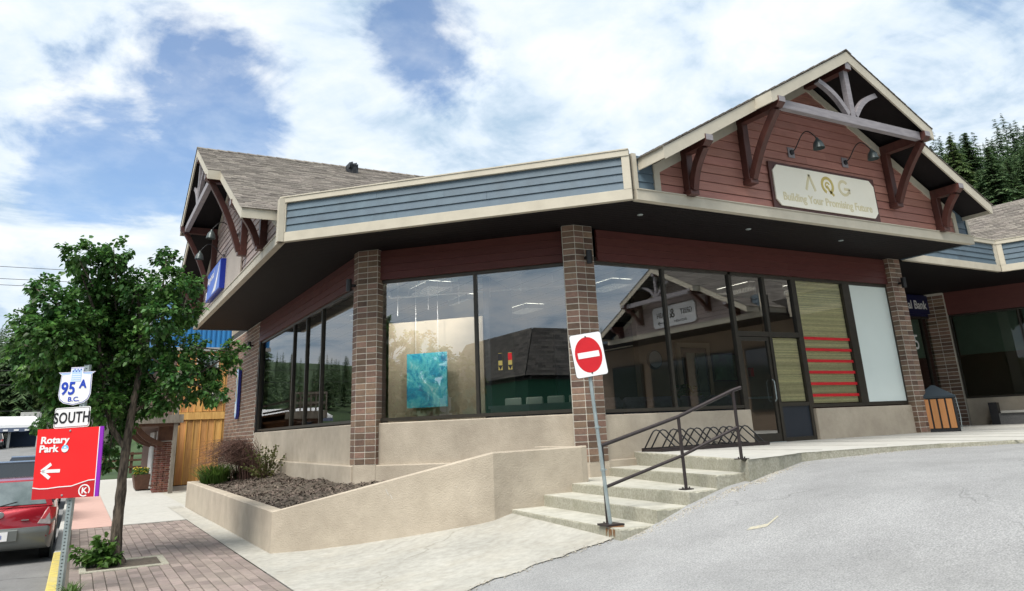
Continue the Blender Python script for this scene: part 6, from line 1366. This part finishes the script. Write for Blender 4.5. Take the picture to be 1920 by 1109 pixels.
for k in range(5): b = MB(); x = -9.3+k*1.0; b.box(F, x, x+.45, 100.98, 101.0, 3.78, 3.95); b.build('awning_print', m_white, sh)
for x in (-12, -8.9, -6.7, -4.0): b = MB(); b.box(F, x-.12, x+.12, 101.6, 101.85, 2.0, 4.12); b.build('post', m_pwhite if x > -8 else m_brownw, sh)
b = MB(); b.box(F, -7.9, -7.0, 103.9, 104, 2.3, 3.6); b.build('window', m_pwhite, sh)
b = MB(); b.box(F, -6.3, -4.2, 108, 108.2, 5.2, 6.0)
for k in range(4): b.box(F, -6.2+k*.5, -5.9+k*.5, 107.9, 108, 5.3, 5.8)
b.build('roof_sign_frame', MATS['pale_grey_flashing'], sh)
gb = thing('grey_shed', 'plain grey brown flat building beside the white roofed shop', 'building', (-2, 106, 2.2)); b = MB(); b.box(F, -3.4, 3.0, 104, 112, 1.9, 5.1); b.build('wall', mat('grey_brown_siding', (.17, .155, .135), (.14, .13, .115), 3, .8), gb); b = MB(); b.box(F, -3.5, 3.1, 103.9, 112.1, 5.1, 5.3); b.build('roof_edge', m_roofdk, gb)
wr = thing('overhead_cables', 'bundle of overhead cables crossing behind the street tree', 'cables', (-10, 62, 10))
for y, z, s in ((62, 14.15, .6), (62, 13.3, .6), (62, 12.85, .5), (70, 7.7, .5), (66, 6.35, .4), (80, 4.9, -.9)):
    b = MB(); b.tube([(-60+i*5, y+i*.0, z+s*((i-14)/14.0)**2-(s if True else 0)*.2) for i in range(29)], .022 if z > 12 else .03, 4, cap=False); b.build('cable', m_wire, wr)
up = thing('utility_pole', 'grey wooden utility pole standing behind the street tree', 'utility pole', (.9, 60, 0)); b = MB(); b.tube([(.9, 60, -.2), (.9, 60, 12.4)], [.17, .11], 10); b.build('pole', m_greyw, up); b = MB(); b.box(IDF, -.4, 2.2, 59.95, 60.05, 11.6, 11.75); b.build('crossarm', m_greyw, up)

# =================================================================== TREES AND FOREST
def conifer(h, w, lev, nb, seg, seed, droop=.35, start=.12, sparse=.0):
    r = random.Random(seed); V, Fc = [], []
    for i in range(lev):
        t = start+(1-start)*(i/lev)**.92; z = h*t; lump = 1+.22*math.sin(i*.9+seed)*math.sin(i*.37+seed*2); R = w*((1-t)/(1-start))**.85*r.uniform(.7, 1.2)*lump+.12
        for k in range(nb):
            if r.random() < sparse: continue
            a = r.uniform(0, 6.283); ca, sa = math.cos(a), math.sin(a); Rr = R*r.uniform(.6, 1.15); z0 = z+r.uniform(-.3, .3)*h/lev
            pr = None
            for j in range(seg):
                f0, f1 = j/seg, (j+1)/seg
                for sd_ in (-1, 1):
                    wdt = (.16+Rr*.20)*(1-f0*.6)*r.uniform(.6, 1.4); x0, x1 = Rr*f0, Rr*f1; zz0 = z0-droop*x0*f0+.10*x0; zz1 = z0-droop*x1*f1+.10*x1
                    xo = x0+(x1-x0)*.9+Rr*.05; i0 = len(V)
                    V += [(ca*x0, sa*x0, zz0), (ca*x1, sa*x1, zz1), (ca*xo-sa*wdt*sd_, sa*xo+ca*wdt*sd_, zz1-wdt*.35-r.uniform(0, .12))]
                    Fc.append((i0, i0+1, i0+2))
    return V, Fc
def conmesh(nm, args, m):
    V, Fc = conifer(*args); me = bpy.data.meshes.new(nm); me.from_pydata(V, [], Fc); me.materials.append(m); return me
HI = [conmesh('crown', (18, 4.2, 60, 14, 6, 1), m_con), conmesh('crown', (18, 3.5, 56, 12, 6, 2, .25, .10, .15), m_con), conmesh('crown', (18, 4.8, 52, 15, 6, 3, .40, .05), m_con2)]
TRK = MB(); TRK.tube([(0, 0, -1), (0, 0, 9), (0, 0, 17.5)], [.28, .17, .03], 7); trm = bpy.data.meshes.new('trunk'); trm.from_pydata(TRK.v, [], TRK.f); trm.materials.append(m_bark)
def place_con(x, y, h, k, label, group, z=None, wide=1.0):
    z = hillz(x, y)-.4 if z is None else z
    t = thing('conifer_tree', label, 'conifer', (x, y, z), group); s = h/18.0; rz = random.uniform(0, 6.28)
    for me, nm in ((HI[k], 'crown'), (trm, 'trunk')):
        o = bpy.data.objects.new(nm, me); COL.objects.link(o); o.parent = t; o.scale = (s*wide, s*wide, s); o.rotation_euler = (0, 0, rz)
# right hillside (seen above the bank wing)
dirs = [(1.79, .0), ]
def polar(az, r): return 8+math.sin(rad(az))*r, 10+math.cos(rad(az))*r
rt = random.Random(11)
for i in range(30):
    az = 56.5+i*.62+rt.uniform(-.25, .25); r = 82+rt.uniform(0, 14)+(8 if i % 3 == 0 else 0); x, y = polar(az, r); zb = hillz(x, y)-.4
    top = 1.8+math.hypot(x, y)*rt.uniform(.262, .318); place_con(x, y, max(9, top-zb), (0, 1, 0, 2, 1)[i % 5], 'tall dark conifer on the hillside rising behind the bank wing', 'tall hillside conifers', wide=rt.uniform(1.15, 1.6)*17/max(12, top-zb))
for az in (59.5, 62.4, 64.6, 66.0, 67.9):
    x, y = polar(az, 74+rt.uniform(0, 4)); zb = hillz(x, y)-.4; top = 1.8+math.hypot(x, y)*rt.uniform(.20, .235)
    place_con(x, y, top-zb, 2, 'shorter light green conifer in front of the dark hillside conifers', 'short hillside conifers', wide=1.3)
# left end of the street
for i, (x, y, h, k) in enumerate([(-7.6, 119, 19.5, 0), (-12.5, 119, 15, 1), (-9.2, 120, 14.5, 0), (-5.0, 121, 13, 1), (2.5, 122, 17.5, 1), (-3.0, 124, 14, 0), (7.3, 118, 18, 0), (10.5, 116, 15, 2), (0, 118, 13, 2), (-10, 117, 9, 2), (-5, 117.5, 9, 2)]):
    place_con(x, y, h, k, 'conifer standing at the far end of the street behind the shops' if i else 'tall dark blue green conifer left of the street tree crown', 'conifers beyond the end of the street' if i else None)
def forest(name, label, pts, seed, m, base=(0, 0, 0), low=((18, 3.6, 24, 8, 3, 5), (18, 3.0, 22, 7, 3, 6))):
    tm_ = []
    for a in low:
        V, Fc = conifer(*a); tm_.append((np.array(V), np.array(Fc)))
    rr = np.random.RandomState(seed); AV, AF, off = [], [], 0
    for x, y, h in pts:
        V, Fc = tm_[rr.randint(len(tm_))]; s = h/18; a = rr.uniform(0, 6.28); c, s_ = math.cos(a), math.sin(a); wv_ = s*rr.uniform(.85, 1.3)
        P = np.stack([(V[:, 0]*c-V[:, 1]*s_)*wv_+x, (V[:, 0]*s_+V[:, 1]*c)*wv_+y, V[:, 2]*s+hillz(x, y)-.5], 1); AV.append(P); AF.append(Fc+off); off += len(P)
    AV = np.concatenate(AV); AF = np.concatenate(AF); me = bpy.data.meshes.new(name)
    me.vertices.add(len(AV)); me.vertices.foreach_set('co', AV.astype(np.float32).ravel()); me.loops.add(len(AF)*3); me.loops.foreach_set('vertex_index', AF.astype(np.int32).ravel())
    me.polygons.add(len(AF)); me.polygons.foreach_set('loop_start', np.arange(0, len(AF)*3, 3, dtype=np.int32)); me.polygons.foreach_set('loop_total', np.full(len(AF), 3, dtype=np.int32)); me.update(calc_edges=True); me.materials.append(m)
    o = bpy.data.objects.new(name, me); COL.objects.link(o); props(o, label, 'forest', None, 'stuff')
pts = []; fr = np.random.RandomState(3)
for i in range(520):
    az = fr.uniform(40, 95); r = 92+fr.uniform(0, 1)**1.4*230; x, y = polar(az, r); pts.append((x, y, fr.uniform(12, 19)))
forest('hillside_forest', 'dense conifer forest covering the hillside behind the right wing', pts, 1, m_con)
pts = []
for i in range(620):
    az = fr.uniform(-50, 40); r = 100+fr.uniform(0, 1)**1.5*200; x, y = polar(az, r)
    if -40 < x < 6 and y < 122: continue
    pts.append((x, y, fr.uniform(9, 15) if az > -9 else fr.uniform(6, 10)))
forest('street_end_forest', 'dense mixed forest rising beyond the far end of the street', pts, 2, m_con)
pts = []
for i in range(420):
    az = fr.uniform(95, 310); r = 130+fr.uniform(0, 1)*240; x, y = polar(az, r); pts.append((x, y, fr.uniform(5, 10)))
forest('far_hill_forest', 'conifers on the low hills behind the plaza seen in the glass', pts, 3, m_con)
def roundtree(loc, R, h, seed, label, m, group=None, dens=420, ls=.20):
    r = random.Random(seed); x, y, z = loc; bl = []
    for k in range(16):
        a = r.uniform(0, 6.28); q = r.uniform(0, 1)**.5; bl.append((x+math.cos(a)*R*q*.8, y+math.sin(a)*R*q*.8, z+h*.42+r.uniform(0, .5)*h*(1.1-q*.6), R*r.uniform(.3, .48)))
    tree(loc, bl, [(x, y, z-.2, .16), (x, y, z+h*.4, .12), (x, y, z+h*.75, .05)], [], label, m=m, dens=dens*.16/(ls/.2)**1.2, lsize=ls, group=group, twigs=False)
roundtree((-15, 6.5, -.1), 2.6, 7.2, 1, 'olive green round tree across the street seen in the window reflection', m_leaf3)
roundtree((-17, 12.5, -.1), 2.4, 6.2, 2, 'smaller olive tree across the street beside the reflected green building', m_leaf3)
roundtree((-14.5, 48, -.1), 2.6, 6.5, 3, 'light green roadside tree on the left of the street', m_leaf2)
roundtree((-15.5, 57, 0), 3.2, 7.5, 4, 'broad light green roadside tree farther along the left kerb', m_leaf2)
roundtree((5.0, 62, 0), 2.6, 5.6, 5, 'green leafy tree behind the wooden rail fence', m_leaf)
roundtree((9.0, 66, 0), 3.2, 7.0, 6, 'larger green leafy tree behind the wooden rail fence', m_leaf)
roundtree((-2.6, 96, 1.9), 2.2, 4.0, 7, 'low green tree in front of the grey shed', m_leaf)
